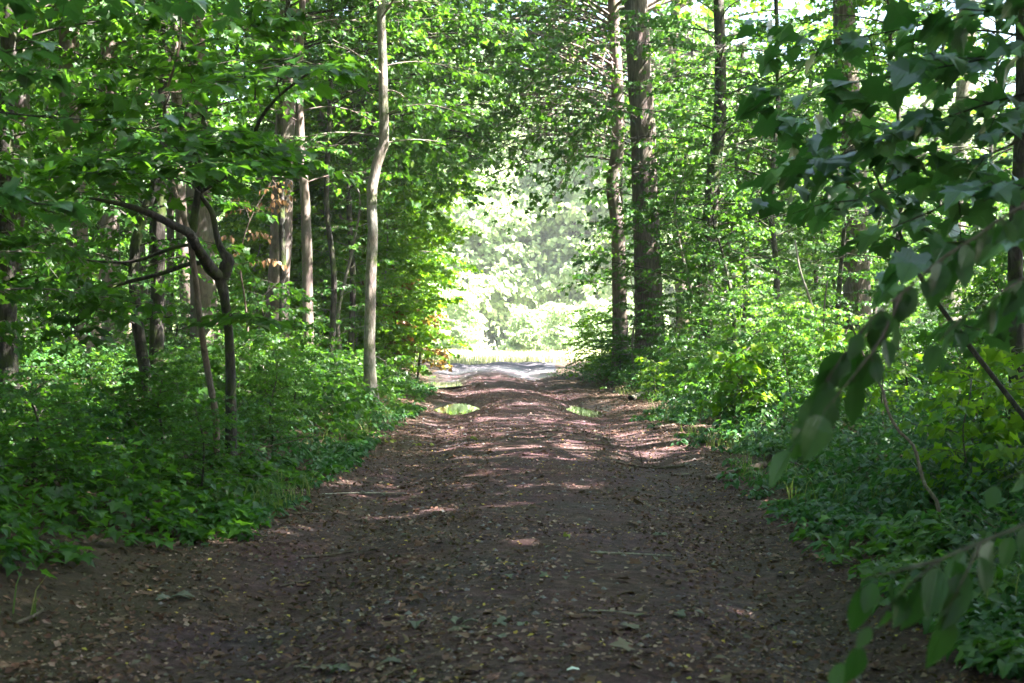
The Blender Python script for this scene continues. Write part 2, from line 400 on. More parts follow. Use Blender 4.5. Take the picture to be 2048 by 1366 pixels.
# soil: one material for track and forest floor, told apart by the 'track' attribute
def soil_mat():
    m, nt, out = nodes('woodland_soil')
    tc = nt.nodes.new('ShaderNodeTexCoord')
    ob = tc.outputs['Object']
    n1 = noise(nt, 1.2, 6, .65, ob); n2 = noise(nt, 14, 6, .7, ob); n3 = noise(nt, 70, 4, .7, ob)
    base = ramp(nt, [(.3, (.028, .013, .016)), (.5, (.076, .038, .042)), (.7, (.16, .090, .093))], n2.outputs['Fac'])
    c = mixc(nt, .5, base.outputs[0], n1.outputs['Color'], 'OVERLAY')
    hs = nt.nodes.new('ShaderNodeHueSaturation'); hs.inputs['Saturation'].default_value = 1.0; nt.links.new(c, hs.inputs['Color']); c = hs.outputs[0]
    v = nt.nodes.new('ShaderNodeTexVoronoi'); v.inputs['Scale'].default_value = 42; nt.links.new(ob, v.inputs['Vector'])
    chip = ramp(nt, [(0, (.5, .5, .5)), (.16, (.5, .5, .5)), (.22, (0, 0, 0))], v.outputs['Distance'])
    sep = nt.nodes.new('ShaderNodeSeparateColor'); nt.links.new(v.outputs['Color'], sep.inputs[0])
    sel = ramp(nt, [(.62, (0, 0, 0)), (.66, (1, 1, 1))], sep.outputs[0])
    cf = nt.nodes.new('ShaderNodeMath'); cf.operation = 'MULTIPLY'
    nt.links.new(chip.outputs[0], cf.inputs[0]); nt.links.new(sel.outputs[0], cf.inputs[1])
    cc = ramp(nt, [(0, (.10, .07, .055)), (.5, (.20, .15, .12)), (.8, (.15, .15, .13)), (1, (.26, .20, .10))], sep.outputs[1])
    c = mixc(nt, cf.outputs[0], c, cc.outputs[0])
    tr = attr(nt, 'track')
    fl = ramp(nt, [(.3, (.028, .018, .013)), (.55, (.075, .048, .032)), (.75, (.13, .09, .06))], n2.outputs['Fac'])
    c = mixc(nt, tr.outputs['Fac'], fl.outputs[0], c)
    gr = attr(nt, 'gravel')
    gc = ramp(nt, [(.3, (.022, .019, .025)), (.55, (.06, .053, .065)), (.75, (.16, .15, .17))], n3.outputs['Fac'])  # dark tones hold both the gravel's own colour and shade lying across it
    c = mixc(nt, gr.outputs['Fac'], c, gc.outputs[0])
    wet = attr(nt, 'wet')
    c = mixc(nt, wet.outputs['Fac'], c, mixc(nt, .55, c, (.01, .008, .007)))
    p = nt.nodes.new('ShaderNodeBsdfPrincipled')
    nt.links.new(c, p.inputs['Base Color'])
    rr = nt.nodes.new('ShaderNodeMapRange'); rr.inputs['To Min'].default_value = .9; rr.inputs['To Max'].default_value = .3
    nt.links.new(wet.outputs['Fac'], rr.inputs['Value']); nt.links.new(rr.outputs[0], p.inputs['Roughness'])
    p.inputs['Specular IOR Level'].default_value = .3
    ad = nt.nodes.new('ShaderNodeMath'); ad.operation = 'ADD'
    nt.links.new(n2.outputs['Fac'], ad.inputs[0]); nt.links.new(n3.outputs['Fac'], ad.inputs[1])
    b = nt.nodes.new('ShaderNodeBump'); b.inputs['Strength'].default_value = .9; b.inputs['Distance'].default_value = .03
    nt.links.new(ad.outputs[0], b.inputs['Height']); nt.links.new(b.outputs[0], p.inputs['Normal'])
    nt.links.new(p.outputs[0], out.inputs[0])
    return m
M['soil'] = soil_mat()
def meadow_mat():
    m, nt, out = nodes('meadow_grass')
    tc = nt.nodes.new('ShaderNodeTexCoord')
    n1 = noise(nt, .6, 6, .7, tc.outputs['Object']); n2 = noise(nt, 12, 4, .7, tc.outputs['Object'])
    c = ramp(nt, [(.3, (.24, .28, .12)), (.5, (.38, .37, .22)), (.7, (.48, .46, .32))], n1.outputs['Fac'])  # pale ramp puts overexposed sunlight into the grass colour
    c = mixc(nt, .3, c.outputs[0], n2.outputs['Color'], 'OVERLAY')
    p = nt.nodes.new('ShaderNodeBsdfPrincipled'); p.inputs['Roughness'].default_value = .9
    nt.links.new(c, p.inputs['Base Color']); nt.links.new(p.outputs[0], out.inputs[0])
    return m
M['meadow'] = meadow_mat()
def water_mat():
    m, nt, out = nodes('puddle_water')
    p = nt.nodes.new('ShaderNodeBsdfPrincipled'); p.inputs['Base Color'].default_value = (.03, .024, .018, 1)
    p.inputs['Roughness'].default_value = .03; p.inputs['IOR'].default_value = 1.33; p.inputs['Specular IOR Level'].default_value = .8
    tc = nt.nodes.new('ShaderNodeTexCoord'); n = noise(nt, 5, 2, .5, tc.outputs['Object'])
    b = nt.nodes.new('ShaderNodeBump'); b.inputs['Strength'].default_value = .05; b.inputs['Distance'].default_value = .01
    nt.links.new(n.outputs['Fac'], b.inputs['Height']); nt.links.new(b.outputs[0], p.inputs['Normal'])
    nt.links.new(p.outputs[0], out.inputs[0]); return m
M['water'] = water_mat()
def plain(name, c, rough=.6):
    m, nt, out = nodes(name)
    p = nt.nodes.new('ShaderNodeBsdfPrincipled'); p.inputs['Roughness'].default_value = rough
    tc = nt.nodes.new('ShaderNodeTexCoord'); n = noise(nt, 40, 3, .6, tc.outputs['Object'])
    nt.links.new(mixc(nt, .2, c, n.outputs['Color'], 'OVERLAY'), p.inputs['Base Color'])
    nt.links.new(p.outputs[0], out.inputs[0]); return m
M['paper'] = plain('white_paper', (.75, .77, .8))

# ------------------------------------------------------------------ ground sheets
def build_ground():
    us = [-1.95]
    x = 0.0; fine = list(np.arange(-1.95, 2.26, .05))
    left = []; u = -1.95; d = .05
    while u > -260: d = min(d*1.06, 14); u -= d; left.append(u)
    right = []; u = fine[-1]; d = .05
    while u < 260: d = min(d*1.06, 14); u += d; right.append(u)
    us = np.array(left[::-1]+fine+right); i0 = len(left); i1 = len(left)+len(fine)-1
    ys = [-60, -45, -32, -22, -15, -10, -6, -3, -1, .5, 1.5, 2.3]; y = 3.0; d = .04
    while y < 62: ys.append(y); d = min(d*1.012, .25); y += d
    j1 = len(ys); ys.append(62.0); y = 62; d = .3
    while y < 420: d = min(d*1.05, 12); y += d; ys.append(y)
    ys = np.array(ys)
    U, Y = np.meshgrid(us, ys)
    X = U+xc(Y)
    Z = hgt(X, Y)
    tr = sm((1.9+.35*fbm(X*1.3, Y*.8, 3, 5)-np.abs(U-.1))/.7)
    gv = sm((Y-46)/4+.5*fbm(X, Y*.5, 2, 8))
    wet = np.zeros_like(X)
    for px, py, rx, ry, dd in PUD:
        wet = np.maximum(wet, np.exp(-(((X-px)/(rx*1.15))**2+((Y-py)/(ry*1.1))**2)**2))
    wet = np.maximum(wet, .8*sm((Y-47)/2)*sm((56-Y)/4)*sm(fbm(X*.9, Y*.6, 2, 31)+.4))
    nx = len(us)
    V = np.stack([X, Y, Z], -1).reshape(-1, 3)
    def sheet(name, iu0, iu1, jy0, jy1, mat):
        jj, ii = np.meshgrid(np.arange(jy0, jy1), np.arange(iu0, iu1), indexing='ij')
        a = (jj*nx+ii).ravel(); F = np.stack([a, a+1, a+nx+1, a+nx], 1)
        used, inv = np.unique(F.ravel(), return_inverse=True)
        me = mesh(name, V[used], inv, mat, True, {'track': tr.ravel()[used], 'gravel': gv.ravel()[used], 'wet': wet.ravel()[used]}, 4)
        return me
    o = link('dirt_track', sheet('dirt_track', i0, i1, 0, j1, M['soil'])); tag(o, None, None, None, 'structure')
    # forest floor: left and right of the track, one sheet object
    me1 = []
    jj, ii = np.meshgrid(np.arange(0, j1), np.concatenate([np.arange(0, i0), np.arange(i1, nx-1)]), indexing='ij')
    a = (jj*nx+ii).ravel(); F = np.stack([a, a+1, a+nx+1, a+nx], 1)
    used, inv = np.unique(F.ravel(), return_inverse=True)
    o = link('forest_floor', mesh('forest_floor', V[used], inv, M['soil'], True, {'track': tr.ravel()[used], 'gravel': gv.ravel()[used]*0, 'wet': wet.ravel()[used]*0}, 4)); tag(o, None, None, None, 'structure')
    o = link('meadow', sheet('meadow', 0, nx-1, j1, len(ys)-1, M['meadow'])); tag(o, None, None, None, 'structure')
build_ground()

def puddle(px, py, rx, ry, d):
    z = min(float(hgt(px, py))+d*.86, min(float(hgt(px, py-ry*1.15)), float(hgt(px+rx*.6, py-ry)), float(hgt(px-rx*.6, py-ry)), float(hgt(px+rx*1.2, py)), float(hgt(px-rx*1.2, py)))-.004)
    z = max(z, float(hgt(px, py))+.03)
    a = np.linspace(0, 2*PI, 48, endpoint=False)
    V = np.stack([rx*1.2*np.cos(a), ry*1.15*np.sin(a), 0*a], 1)
    V = np.vstack([[0, 0, 0], V]); F = []
    for i in range(48): F += [0, 1+i, 1+(i+1) % 48]
    o = link('puddle_water', mesh('puddle_water', V, F, M['water']), None, (px, py, z))
    tag(o, None, None, None, 'structure')
for p in PUD: puddle(*p)

# ------------------------------------------------------------------ sun patches of the photograph
for a in [(1080, 885, .55, .85, None, 2.0, 1.0), (1180, 915, .35, .8, None, 2.2, .9), (960, 915, .25, .7, None, 1.8, .8), (860, 975, .4, .8, None, 2.4, .8),
          (1010, 970, .3, .7, None, 2.2, .8), (820, 1030, .2, .7, None, 2, .8), (1260, 1095, .32, .75, None, 1.7, .7), (1130, 1110, .18, .6, None, 1.5, .7),
          (660, 1280, .12, .8, None, 1.6, .8), (560, 1090, .16, .7, None, 1.5, .7), (1080, 1200, .12, .5, None, 2, .8), (940, 765, .9, .8, None, 1.6, 1.6),
          (1000, 838, .6, .7, None, 2.2, .8), (1290, 760, .8, .85, None, 1.2, 1.6), (1330, 800, .7, .8, None, 1.2, 1.6), (1100, 1060, .1, .5, None, 2, .8), (1390, 855, .5, .7, None, 1.2, 1.4), (690, 960, .3, .6, None, 1.5, .8),
          (790, 620, 1.2, .8, 42, 1, 1), (1480, 740, 1.6, .8, 26, 1, 1), (1580, 660, 1.6, .8, 28, 1, 1), (1400, 690, 1.4, .8, 32, 1, 1), (1600, 800, .7, .6, 18, 1, 1),
          (1250, 620, 1.0, .6, 36, 1, 1), (1460, 540, 1.6, .7, 34, 1, 1), (1500, 380, 1.6, .7, 34, 1, 1), (1330, 250, 1.3, .7, 34, 1, 1),
          (540, 150, .35, .9, 9, 1, 1), (620, 165, .3, .9, 9, 1, 1), (270, 345, .4, .9, 10, 1, 1), (420, 320, .35, .9, 10, 1, 1), (200, 490, .5, .8, 15, 1, 1), (150, 560, .35, .8, 12, 1, 1),
          (480, 650, .4, .9, 13, 1, 1), (300, 690, .4, .6, 14, 1, 1), (130, 720, .3, .8, 11, 1, 1), (620, 820, .5, .5, 15, 1, 1), (330, 880, .4, .6, 11, 1, 1), (560, 900, .4, .5, 13, 1, 1), (90, 880, .3, .5, 10, 1, 1),
          (650, 640, .9, .7, 22, 1, 1), (420, 620, 1.2, .7, 30, 1, 1), (100, 250, .8, .7, 16, 1, 1), (60, 560, .8, .7, 16, 1, 1), (640, 60, 1.2, .6, 20, 1, 1), (850, 120, 1.2, .5, 28, 1, 1), (780, 330, 1.2, .5, 30, 1, 1), (230, 150, .8, .6, 16, 1, 1),
          (850, 560, 2.8, .7, 46, 1, 1), (840, 600, 2.2, .65, 41, 1, 1), (930, 420, 2.8, .6, 50, 1, 1), (800, 400, 2.2, .4, 46, 1, 1),
          (1700, 200, .7, .6, 28, 1, 1), (1700, 400, .9, .6, 28, 1, 1), (1900, 500, .8, .6, 30, 1, 1), (1750, 600, 1, .6, 24, 1, 1)]:
    spot(a[0], a[1], a[2]*(2.0 if a[4] is None else 1.2), min(.95, a[3]*(.82 if a[4] is None else (1.2 if a[0] > 740 or a[4] < 10.5 else .8))), a[4], a[5], a[6])

# ------------------------------------------------------------------ trees with trunks traced by place
def make_tree(name, label, cat, path, Y, height, bark, leafmat, tpl, seed, limbs=(), group=None, fronds=(), flare=1.6, lean=0, base=None, sides=12, extra=None, clump=1.0):
    """path: [(px, py, width_px)...] from the foot up, at distance Y; carried on upwards to 'height'"""
    rng = np.random.default_rng(seed)
    P = [at(px, py, Y) for px, py, w in path]; r = [w/2/FPX*Y for px, py, w in path]
    b = P[0].copy(); gz = float(hgt(b[0], b[1]))
    if b[2] > gz: P.insert(0, np.array([b[0], b[1], gz-.05])); r.insert(0, r[0])
    else: P[0][2] = gz-.05
    org = np.array([P[0][0], P[0][1], gz])
    if P[-1][2] < height:
        d = P[-1]-P[-2]; d = d/max(d[2], .1)
        z0 = P[-1][2]; r0 = r[-1]
        for k in (1, 2, 3):
            f = k/3
            q = P[-1]+d*(height-z0)/3*np.array([.5, .5, 1])+np.array([rng.normal()*.12, rng.normal()*.12, 0]); q[2] = z0+(height-z0)*f
            P.append(q); r.append(max(r0*(1-.75*f), .01))
    TP, TR = resample(P, r, 40)
    TR = TR.copy(); h0 = TP[:, 2]-gz
    TR *= 1+(flare-1)*np.exp(-np.maximum(h0, 0)/(.12+r[0]*1.2))
    W = Wood(); W.tube(TP, TR, sides, rough=.08, rng=rng)
    L = Leaves()
    for lm in limbs:
        crown_limbs(W, L, rng, TP, TR, **lm)
    for fr in fronds:
        frond(W, L, rng, **fr)
    if extra: extra(W, L, rng)
    root = empty(name, org, label, cat, group)
    link('trunk', W.build('trunk', M[bark], org), root)
    if L.P: 
        me = L.build('crown', tpl, M[leafmat], rng, org, True, clump)
        if me: link('crown', me, root)
    return root

def lm(z0, z1, n, l0, l1, ls, ntw=10, nlf=8, **k):
    d = dict(z0=z0, z1=z1, n=n, l0=l0, l1=l1, ls=ls, ntw=ntw, nlf=nlf); d.update(k); return d

CAN = dict(twigs=False, twl=1.3, rise=.5, droop=.25, flat=.8, prad=.018)
def arch_boughs(starts, ends, Y, tw=.95, seed_ls=.16):
    def f(W, L, rng):
        for i, (ex, ey) in enumerate(ends):
            sx_, sy_ = starts[i % len(starts)]
            dy = rng.normal()*2.2
            frond(W, L, rng, at(sx_, sy_, Y), 0, 0, end=at(ex, ey, Y)+np.array([0, dy, 0]), droop=.7, rad=.022, ntw=19, twl=tw*(.7+.5*rng.random()), nlf=12, ls=seed_ls, sf=.3, flat=1.2, hang=.5, nsp=.8)
    return f
# left side
make_tree('maple_tree', 'slim pale maple with a kink in its stem at the left track edge', 'tree',
          [(742, 792, 24), (739, 700, 22), (742, 560, 21), (746, 450, 20), (742, 395, 20), (752, 335, 20), (768, 285, 20), (767, 200, 18), (765, 100, 17), (762, 0, 16)], 24, 15, 'grey', 'maple', MAPLE, 11,
          [lm(4.3, 8.5, 14, 1.6, 2.6, .13, 8, 8), lm(9.8, 15, 54, 5.2, 3.5, .24, 12, 10, **CAN)], flare=1.5)
make_tree('beech_tree', 'stout pale beech behind the twisted dark sapling', 'tree',
          [(412, 860, 58), (408, 600, 50), (398, 400, 48), (392, 200, 44), (388, 0, 40)], 31, 21, 'beech', 'canopy', QUAD, 12, [lm(9, 21, 44, 5, 3, .26, 12, 10, **CAN)])
make_tree('beech_tree', 'smooth brown beech trunk left of the kinked pale maple', 'tree',
          [(556, 760, 50), (556, 600, 45), (562, 480, 44), (568, 300, 40), (575, 100, 38), (578, 0, 36)], 36, 22, 'beech', 'canopy', QUAD, 13, [lm(9.5, 22, 44, 5, 3, .26, 12, 10, **CAN)])
make_tree('maple_tree', 'thin grey leaning maple between the brown beech and the kinked maple', 'tree',
          [(620, 800, 22), (616, 640, 21), (614, 500, 20), (610, 400, 18), (600, 250, 16), (600, 100, 14)], 26, 12, 'beech', 'maple', MAPLE, 14, [lm(3.8, 9, 18, 1.8, 2.4, .13, 8, 8), lm(9.5, 14, 40, 5, 3, .24, 12, 10, **CAN)])
make_tree('maple_tree', 'dark mossy straight trunk left of the twisted sapling', 'tree',
          [(305, 870, 34), (312, 750, 30), (315, 600, 28), (318, 430, 27), (326, 250, 25), (330, 100, 23), (330, -60, 21)], 17, 14, 'dark', 'maple', MAPLE, 15, [lm(3.2, 6.5, 16, 1.6, 2.4, .14, 9, 8), lm(7.0, 14, 54, 5.4, 3.5, .24, 12, 10, **CAN)])
make_tree('beech_tree', 'broad brownish trunk in the shade near the left photo edge', 'tree',
          [(160, 840, 52), (158, 600, 46), (150, 400, 44), (140, 200, 42), (138, 0, 40)], 29, 21, 'beech', 'canopy', QUAD, 16, [lm(9, 21, 40, 5, 3, .26, 12, 10, **CAN)])
make_tree('beech_tree', 'brown trunk second in from the left photo edge, deep in shade', 'tree',
          [(228, 800, 44), (225, 600, 40), (218, 420, 38), (215, 200, 36)], 38, 21, 'beech', 'canopy', QUAD, 17, [lm(9, 21, 36, 5, 3, .28, 12, 10, **CAN)])
make_tree('beech_tree', 'slender barkless stem just left of the stout pale beech', 'tree',
          [(388, 800, 30), (378, 650, 27), (368, 520, 25), (360, 380, 22), (352, 150, 20)], 34, 15, 'beech', 'maple', MAPLE_LO, 18, [lm(7, 15, 20, 3, 1.5, .2, 10, 9, **CAN)])
make_tree('beech_tree', 'faint grey brown trunk far back between the two shaded beeches', 'tree',
          [(285, 780, 30), (282, 600, 28), (275, 440, 26), (270, 200, 24)], 46, 20, 'beech', 'canopy', QUAD, 19, [lm(9, 20, 26, 4, 2.5, .3, 12, 10, **CAN)])
make_tree('maple_tree', 'dark thin trunk standing at the very left photo edge', 'tree',
          [(20, 900, 40), (14, 600, 36), (10, 300, 32), (18, 50, 30)], 14, 13, 'dark', 'maple', MAPLE, 20, [lm(3.2, 5.5, 14, 1.5, 2.2, .15, 9, 8), lm(5.8, 13, 50, 5.2, 3.5, .24, 12, 10, **CAN)])

# twisted sapling
def twisted(W, L, rng):
    Y = 12.5
    def pth(l, dy=0): return [at(a, b, Y+dy*i/max(1, len(l)-1)) for i, (a, b) in enumerate(l)]
    def rr(ws): return [w/2/FPX*Y for w in ws]
    W.tube(pth([(440, 555), (420, 535), (408, 515), (394, 495), (380, 468), (350, 452), (310, 432), (270, 416), (235, 407), (180, 396)], -1.5), rr([24, 26, 22, 19, 19, 17, 14, 12, 9, 5]), 9, 30, rough=.12, rng=rng)
    W.tube(pth([(445, 558), (452, 535), (457, 518), (446, 505), (436, 480), (430, 450), (424, 425), (412, 405), (400, 385), (405, 350), (430, 300)]), rr([26, 26, 22, 15, 12, 11, 10, 9, 8, 7, 5]), 8, 30, rough=.15, rng=rng)
    W.tube(pth([(384, 470), (389, 430), (394, 400), (401, 350), (404, 280), (410, 200)]), rr([20, 16, 15, 13, 10, 7]), 8, 20)
    W.tube(pth([(405, 525), (370, 530), (330, 545), (280, 558), (235, 570), (190, 590), (150, 640)], 1.2), rr([11, 10, 9, 9, 8, 6, 4]), 6, 20)
    W.tube(pth([(392, 490), (360, 492), (320, 505), (280, 520), (230, 525), (120, 515)], 1), rr([8, 8, 8, 7, 6, 4]), 6, 16)
    W.tube(pth([(455, 300), (500, 290), (520, 240), (560, 190), (640, 130)], -1), rr([8, 9, 8, 6, 4]), 6, 16)
    W.tube(pth([(400, 385), (440, 360), (490, 330), (510, 270)], -.6), rr([8, 8, 8, 7]), 6, 12)
    # burl
    for dx, dy, q in ((438, 548, 17), (452, 522, 13), (446, 566, 13)):
        c = at(dx, dy, Y); r = q/2/FPX*Y
        W.tube([c-[0, 0, r], c-[0, 0, r*.6], c, c+[0, 0, r*.6], c+[0, 0, r]], [r*.3, r*.9, r*1.15, r*.9, r*.3], 8, rough=.2, rng=rng)
    def sp(x0, y0, x1, y1, Ya, Yb, n=9, tw=.55, ls=.14, nl=9):
        frond(W, L, rng, at(x0, y0, Ya), 0, 0, end=at(x1, y1, Yb), droop=.15, rad=.008, ntw=int(n*1.2), twl=tw, nlf=nl, ls=ls*.85, sf=.15, flat=.12, hang=.12, nsp=.3)
    sp(640, 140, 440, 170, 11, 9, 9, .45); sp(510, 200, 670, 135, 11.5, 9, 9, .42); sp(560, 190, 620, 110, 11.5, 9.5, 7, .4)
    sp(400, 385, 180, 320, 12, 9.5, 12, .5); sp(400, 350, 300, 280, 12, 10, 8, .45); sp(405, 380, 380, 345, 12, 9.3, 6, .45); sp(250, 410, 150, 330, 11.3, 10, 7, .5)
    sp(405, 300, 520, 330, 12.5, 10.5, 9, .5); sp(430, 300, 560, 340, 12.5, 10.5, 8, .45); sp(404, 260, 450, 290, 12.5, 11, 8, .45)
    sp(190, 590, 60, 560, 13.5, 12, 8, .6); sp(120, 515, 20, 480, 13, 12, 8, .6); sp(235, 570, 150, 690, 13.3, 12.5, 8, .5)
    sp(445, 640, 500, 640, 12.5, 11.5, 5, .35, .13); sp(405, 200, 330, 60, 12.5, 12, 9, .6); sp(410, 200, 520, 30, 12.5, 12, 9, .6); sp(405, 230, 200, 200, 12.5, 12, 10, .6)
make_tree('maple_sapling', 'twisted sapling with a dark burl and a thick limb bent left', 'sapling',
          [(462, 848, 23), (461, 740, 21), (457, 660, 18), (450, 600, 20), (442, 565, 24), (438, 550, 24)], 12.5, 1.0, 'dark', 'maple', MAPLE_HI, 31, extra=twisted, flare=1.25)
make_tree('maple_sapling', 'thin brown stem leaning across the twisted sapling', 'sapling',
          [(432, 835, 13), (415, 740, 13), (400, 640, 12), (391, 560, 12), (380, 480, 11), (366, 430, 10), (350, 385, 9), (335, 300, 7), (330, 200, 6)], 12.0, 4.6, 'stick', 'maple', MAPLE_HI, 32, [lm(2.6, 4.6, 8, .9, .8, .14, 7, 6, twl=.4)], flare=1.1)

# right side
RL = lambda z0, z1, n, l, az, azs, ls=.15, **k: lm(z0, z1, n, l, l*.9, ls, 13, 9, az=az, azs=azs, droop=k.pop('droop', .38), rise=k.pop('rise', .35), twl=k.pop('twl', .9), **k)
make_tree('maple_tree', 'slender forked maple just left of the thick oak, arching over the track', 'tree',
          [(1242, 718, 34), (1240, 640, 31), (1238, 550, 29), (1234, 440, 27), (1225, 370, 27), (1236, 290, 26), (1235, 180, 25), (1228, 60, 23), (1224, -60, 21)], 40, 17, 'beech', 'maple', MAPLE, 41,
          [RL(7.0, 11.5, 30, 5.0, PI, .95, .17, droop=.42, rise=.4, flat=.9), RL(2.6, 4.2, 5, 1.3, PI, .9), lm(3.6, 9, 12, 1.5, 2.2, .15, 10, 9, az=0, azs=1.3), lm(10, 17, 36, 4.5, 2.5, .24, 11, 9, **CAN)], flare=1.3,
          extra=arch_boughs([(1236, 290), (1235, 220), (1232, 130), (1228, 60)], [(900, 395), (960, 430), (1010, 455), (1050, 400), (1090, 430), (1130, 390), (1165, 410), (985, 340), (1060, 310), (1110, 330), (930, 300), (1185, 470), (1000, 250), (880, 340), (1100, 250), (1030, 360), (1150, 300), (925, 410), (975, 400), (1025, 430), (1070, 415), (1115, 410), (1000, 380), (950, 360), (1080, 360), (900, 350), (1040, 290), (960, 270), (1120, 300), (1020, 200), (1080, 180)], 40))
make_tree('oak_tree', 'thick dark furrowed oak on the bank right of the track', 'tree',
          [(1302, 735, 64), (1300, 660, 60), (1296, 560, 58), (1291, 400, 55), (1286, 260, 53), (1278, 120, 51), (1270, -60, 47)], 38, 22, 'oak', 'canopy', MAPLE_LO, 42,
          [lm(3.2, 9.5, 34, 1.7, 2.8, .16, 11, 9), lm(10, 22, 56, 6, 3.5, .28, 12, 10, **CAN)], flare=1.3)
make_tree('maple_tree', 'dark bent trunk half hidden in leaves right of the oak', 'tree',
          [(1404, 700, 36), (1408, 600, 34), (1418, 480, 31), (1424, 380, 28), (1438, 260, 26), (1441, 120, 23), (1436, -20, 20)], 36, 14, 'dark', 'maple', MAPLE, 43,
          [lm(2.2, 9.5, 52, 2.8, 3.0, .16, 11, 10), lm(10, 14, 8, 2, 1, .2, 8, 7)])
make_tree('oak_tree', 'sunlit pale oak trunk behind the hanging leaves on the right', 'tree',
          [(1715, 720, 56), (1714, 600, 54), (1712, 440, 52), (1706, 300, 50), (1694, 150, 48), (1688, -40, 44)], 30, 20, 'oak', 'canopy', MAPLE_LO, 44, [lm(9.8, 20, 44, 5, 3, .27, 12, 10, **CAN)])
make_tree('beech_tree', 'pale smooth trunk near the right photo edge behind leaves', 'tree',
          [(1900, 760, 42), (1902, 600, 40), (1912, 440, 38), (1924, 280, 36), (1934, 60, 34)], 34, 18, 'grey', 'canopy', MAPLE_LO, 45, [lm(9.8, 18, 34, 4.5, 3, .27, 12, 10, **CAN)])
make_tree('maple_tree', 'thin dark stem standing at the right photo edge', 'tree',
          [(2035, 800, 34), (2032, 650, 32), (2030, 500, 30), (2040, 300, 28), (2044, 100, 26)], 12, 13, 'dark', 'maple', MAPLE, 46, [lm(3.4, 6, 8, 1.2, 1.6, .14, 8, 7), lm(6, 13, 30, 3.5, 2, .22, 10, 9, **CAN)])

ARCH = lambda z0, z1, n, l, az, azs, ls=.16, **k: lm(z0, z1, n, l, l*.9, ls, 14, 10, az=az, azs=azs, droop=.4, rise=.38, twl=.95, flat=.9, **k)
make_tree('maple_tree', 'maple at the left wood edge whose boughs arch high over the far puddles', 'tree',
          [(700, 735, 13), (706, 560, 12), (698, 400, 11), (706, 200, 10), (700, 0, 9)], 37, 15, 'dark', 'maple', MAPLE_LO, 61, [ARCH(5.0, 12.5, 34, 4.6, 0, .9), lm(11, 15, 16, 4, 2, .24, 11, 9, **CAN)])
make_tree('maple_tree', 'maple behind the kinked pale stem, boughs reaching right above the track', 'tree',
          [(660, 760, 13), (668, 560, 12), (653, 400, 11), (660, 200, 10), (664, 0, 9)], 30, 14, 'dark', 'maple', MAPLE_LO, 62, [ARCH(5.2, 11.5, 30, 3.6, 0, 1.2), lm(10, 14, 16, 4, 2, .24, 11, 9, **CAN)], extra=arch_boughs([(655, 300), (658, 220), (660, 130)], [(860, 400), (820, 350), (880, 300), (900, 250), (800, 290), (850, 200), (940, 340), (830, 430)], 32))
make_tree('maple_tree', 'maple beyond the oak with boughs drooping into the bright gap', 'tree',
          [(1248, 712, 15), (1246, 560, 14), (1240, 400, 13), (1236, 200, 12), (1230, 0, 11)], 47, 16, 'dark', 'maple', MAPLE_LO, 63, [ARCH(7.0, 14, 34, 5.0, PI, .8, .18), lm(11, 16, 16, 4, 2, .24, 11, 9, **CAN)])
make_tree('maple_tree', 'leafy maple between the dark bent trunk and the sunlit pale oak', 'tree',
          [(1545, 700, 13), (1554, 560, 12), (1542, 400, 11), (1556, 200, 9), (1552, 0, 8)], 35, 12, 'dark', 'maple', MAPLE_LO, 64, [lm(3.0, 8.6, 38, 2.6, 2.8, .16, 11, 9)])
make_tree('maple_tree', 'maple with a thin stem hidden behind the slim pale maple, boughs high over the track', 'tree',
          [(742, 730, 22), (740, 560, 20), (744, 400, 18), (738, 200, 17)], 43, 17, 'dark', 'maple', MAPLE_LO, 66, [ARCH(6.0, 16, 56, 5.2, 0, 1.0, .19)])
make_tree('maple_tree', 'maple behind the thick oak, its high boughs closing the arch', 'tree',
          [(1305, 715, 22), (1300, 560, 20), (1296, 400, 18), (1290, 200, 17)], 43, 17, 'dark', 'maple', MAPLE_LO, 67, [ARCH(6.4, 16, 60, 5.6, PI, 1.2, .19), lm(3, 9, 26, 2.2, 2.8, .16, 11, 9, az=0, azs=1.4)])
make_tree('maple_tree', 'maple in front of the arch whose high boughs hang from the upper left', 'tree',
          [(560, 770, 14), (566, 560, 13), (560, 300, 12), (566, 100, 11)], 28.5, 14, 'dark', 'maple', MAPLE_LO, 68, [ARCH(6.6, 12, 36, 4.2, 0, 1.1, .16)])
for i_, (px_, Y_, z0_, z1_, n_, sd_) in enumerate([(1480, 41, 3, 9.3, 46, 71), (1620, 38, 3, 8.8, 46, 72), (1380, 46, 4, 11, 44, 73), (1740, 42, 4, 11, 50, 74), (1880, 38, 3, 14, 50, 75), (1990, 28, 3, 11, 46, 76)]):
    make_tree('maple_tree', ['leafy maple right of the dark bent trunk', 'leafy maple left of the sunlit pale oak', 'tall leafy maple between oak and dark bent trunk', 'tall leafy maple behind the sunlit pale oak', 'leafy maple before the pale smooth trunk', 'leafy maple at the right photo edge'][i_], 'tree',
          [(px_, 700, 9), (px_+12, 560, 9), (px_-8, 300, 8), (px_+6, 100, 7)], Y_, z1_+.5, 'dark', 'light' if i_ % 2 else 'oval', MAPLE_LO, sd_, [lm(z0_, z1_, n_, 3.0, 2.4, .17, 12, 9)], group='leafy maples filling the right wood')
make_tree('maple_tree', 'leafy maple right of the sunlit pale oak', 'tree',
          [(1800, 740, 13), (1790, 560, 12), (1803, 400, 11), (1795, 200, 9)], 27, 11, 'dark', 'maple', MAPLE, 65, [lm(2.4, 9.5, 44, 2.0, 2.4, .15, 11, 9)])
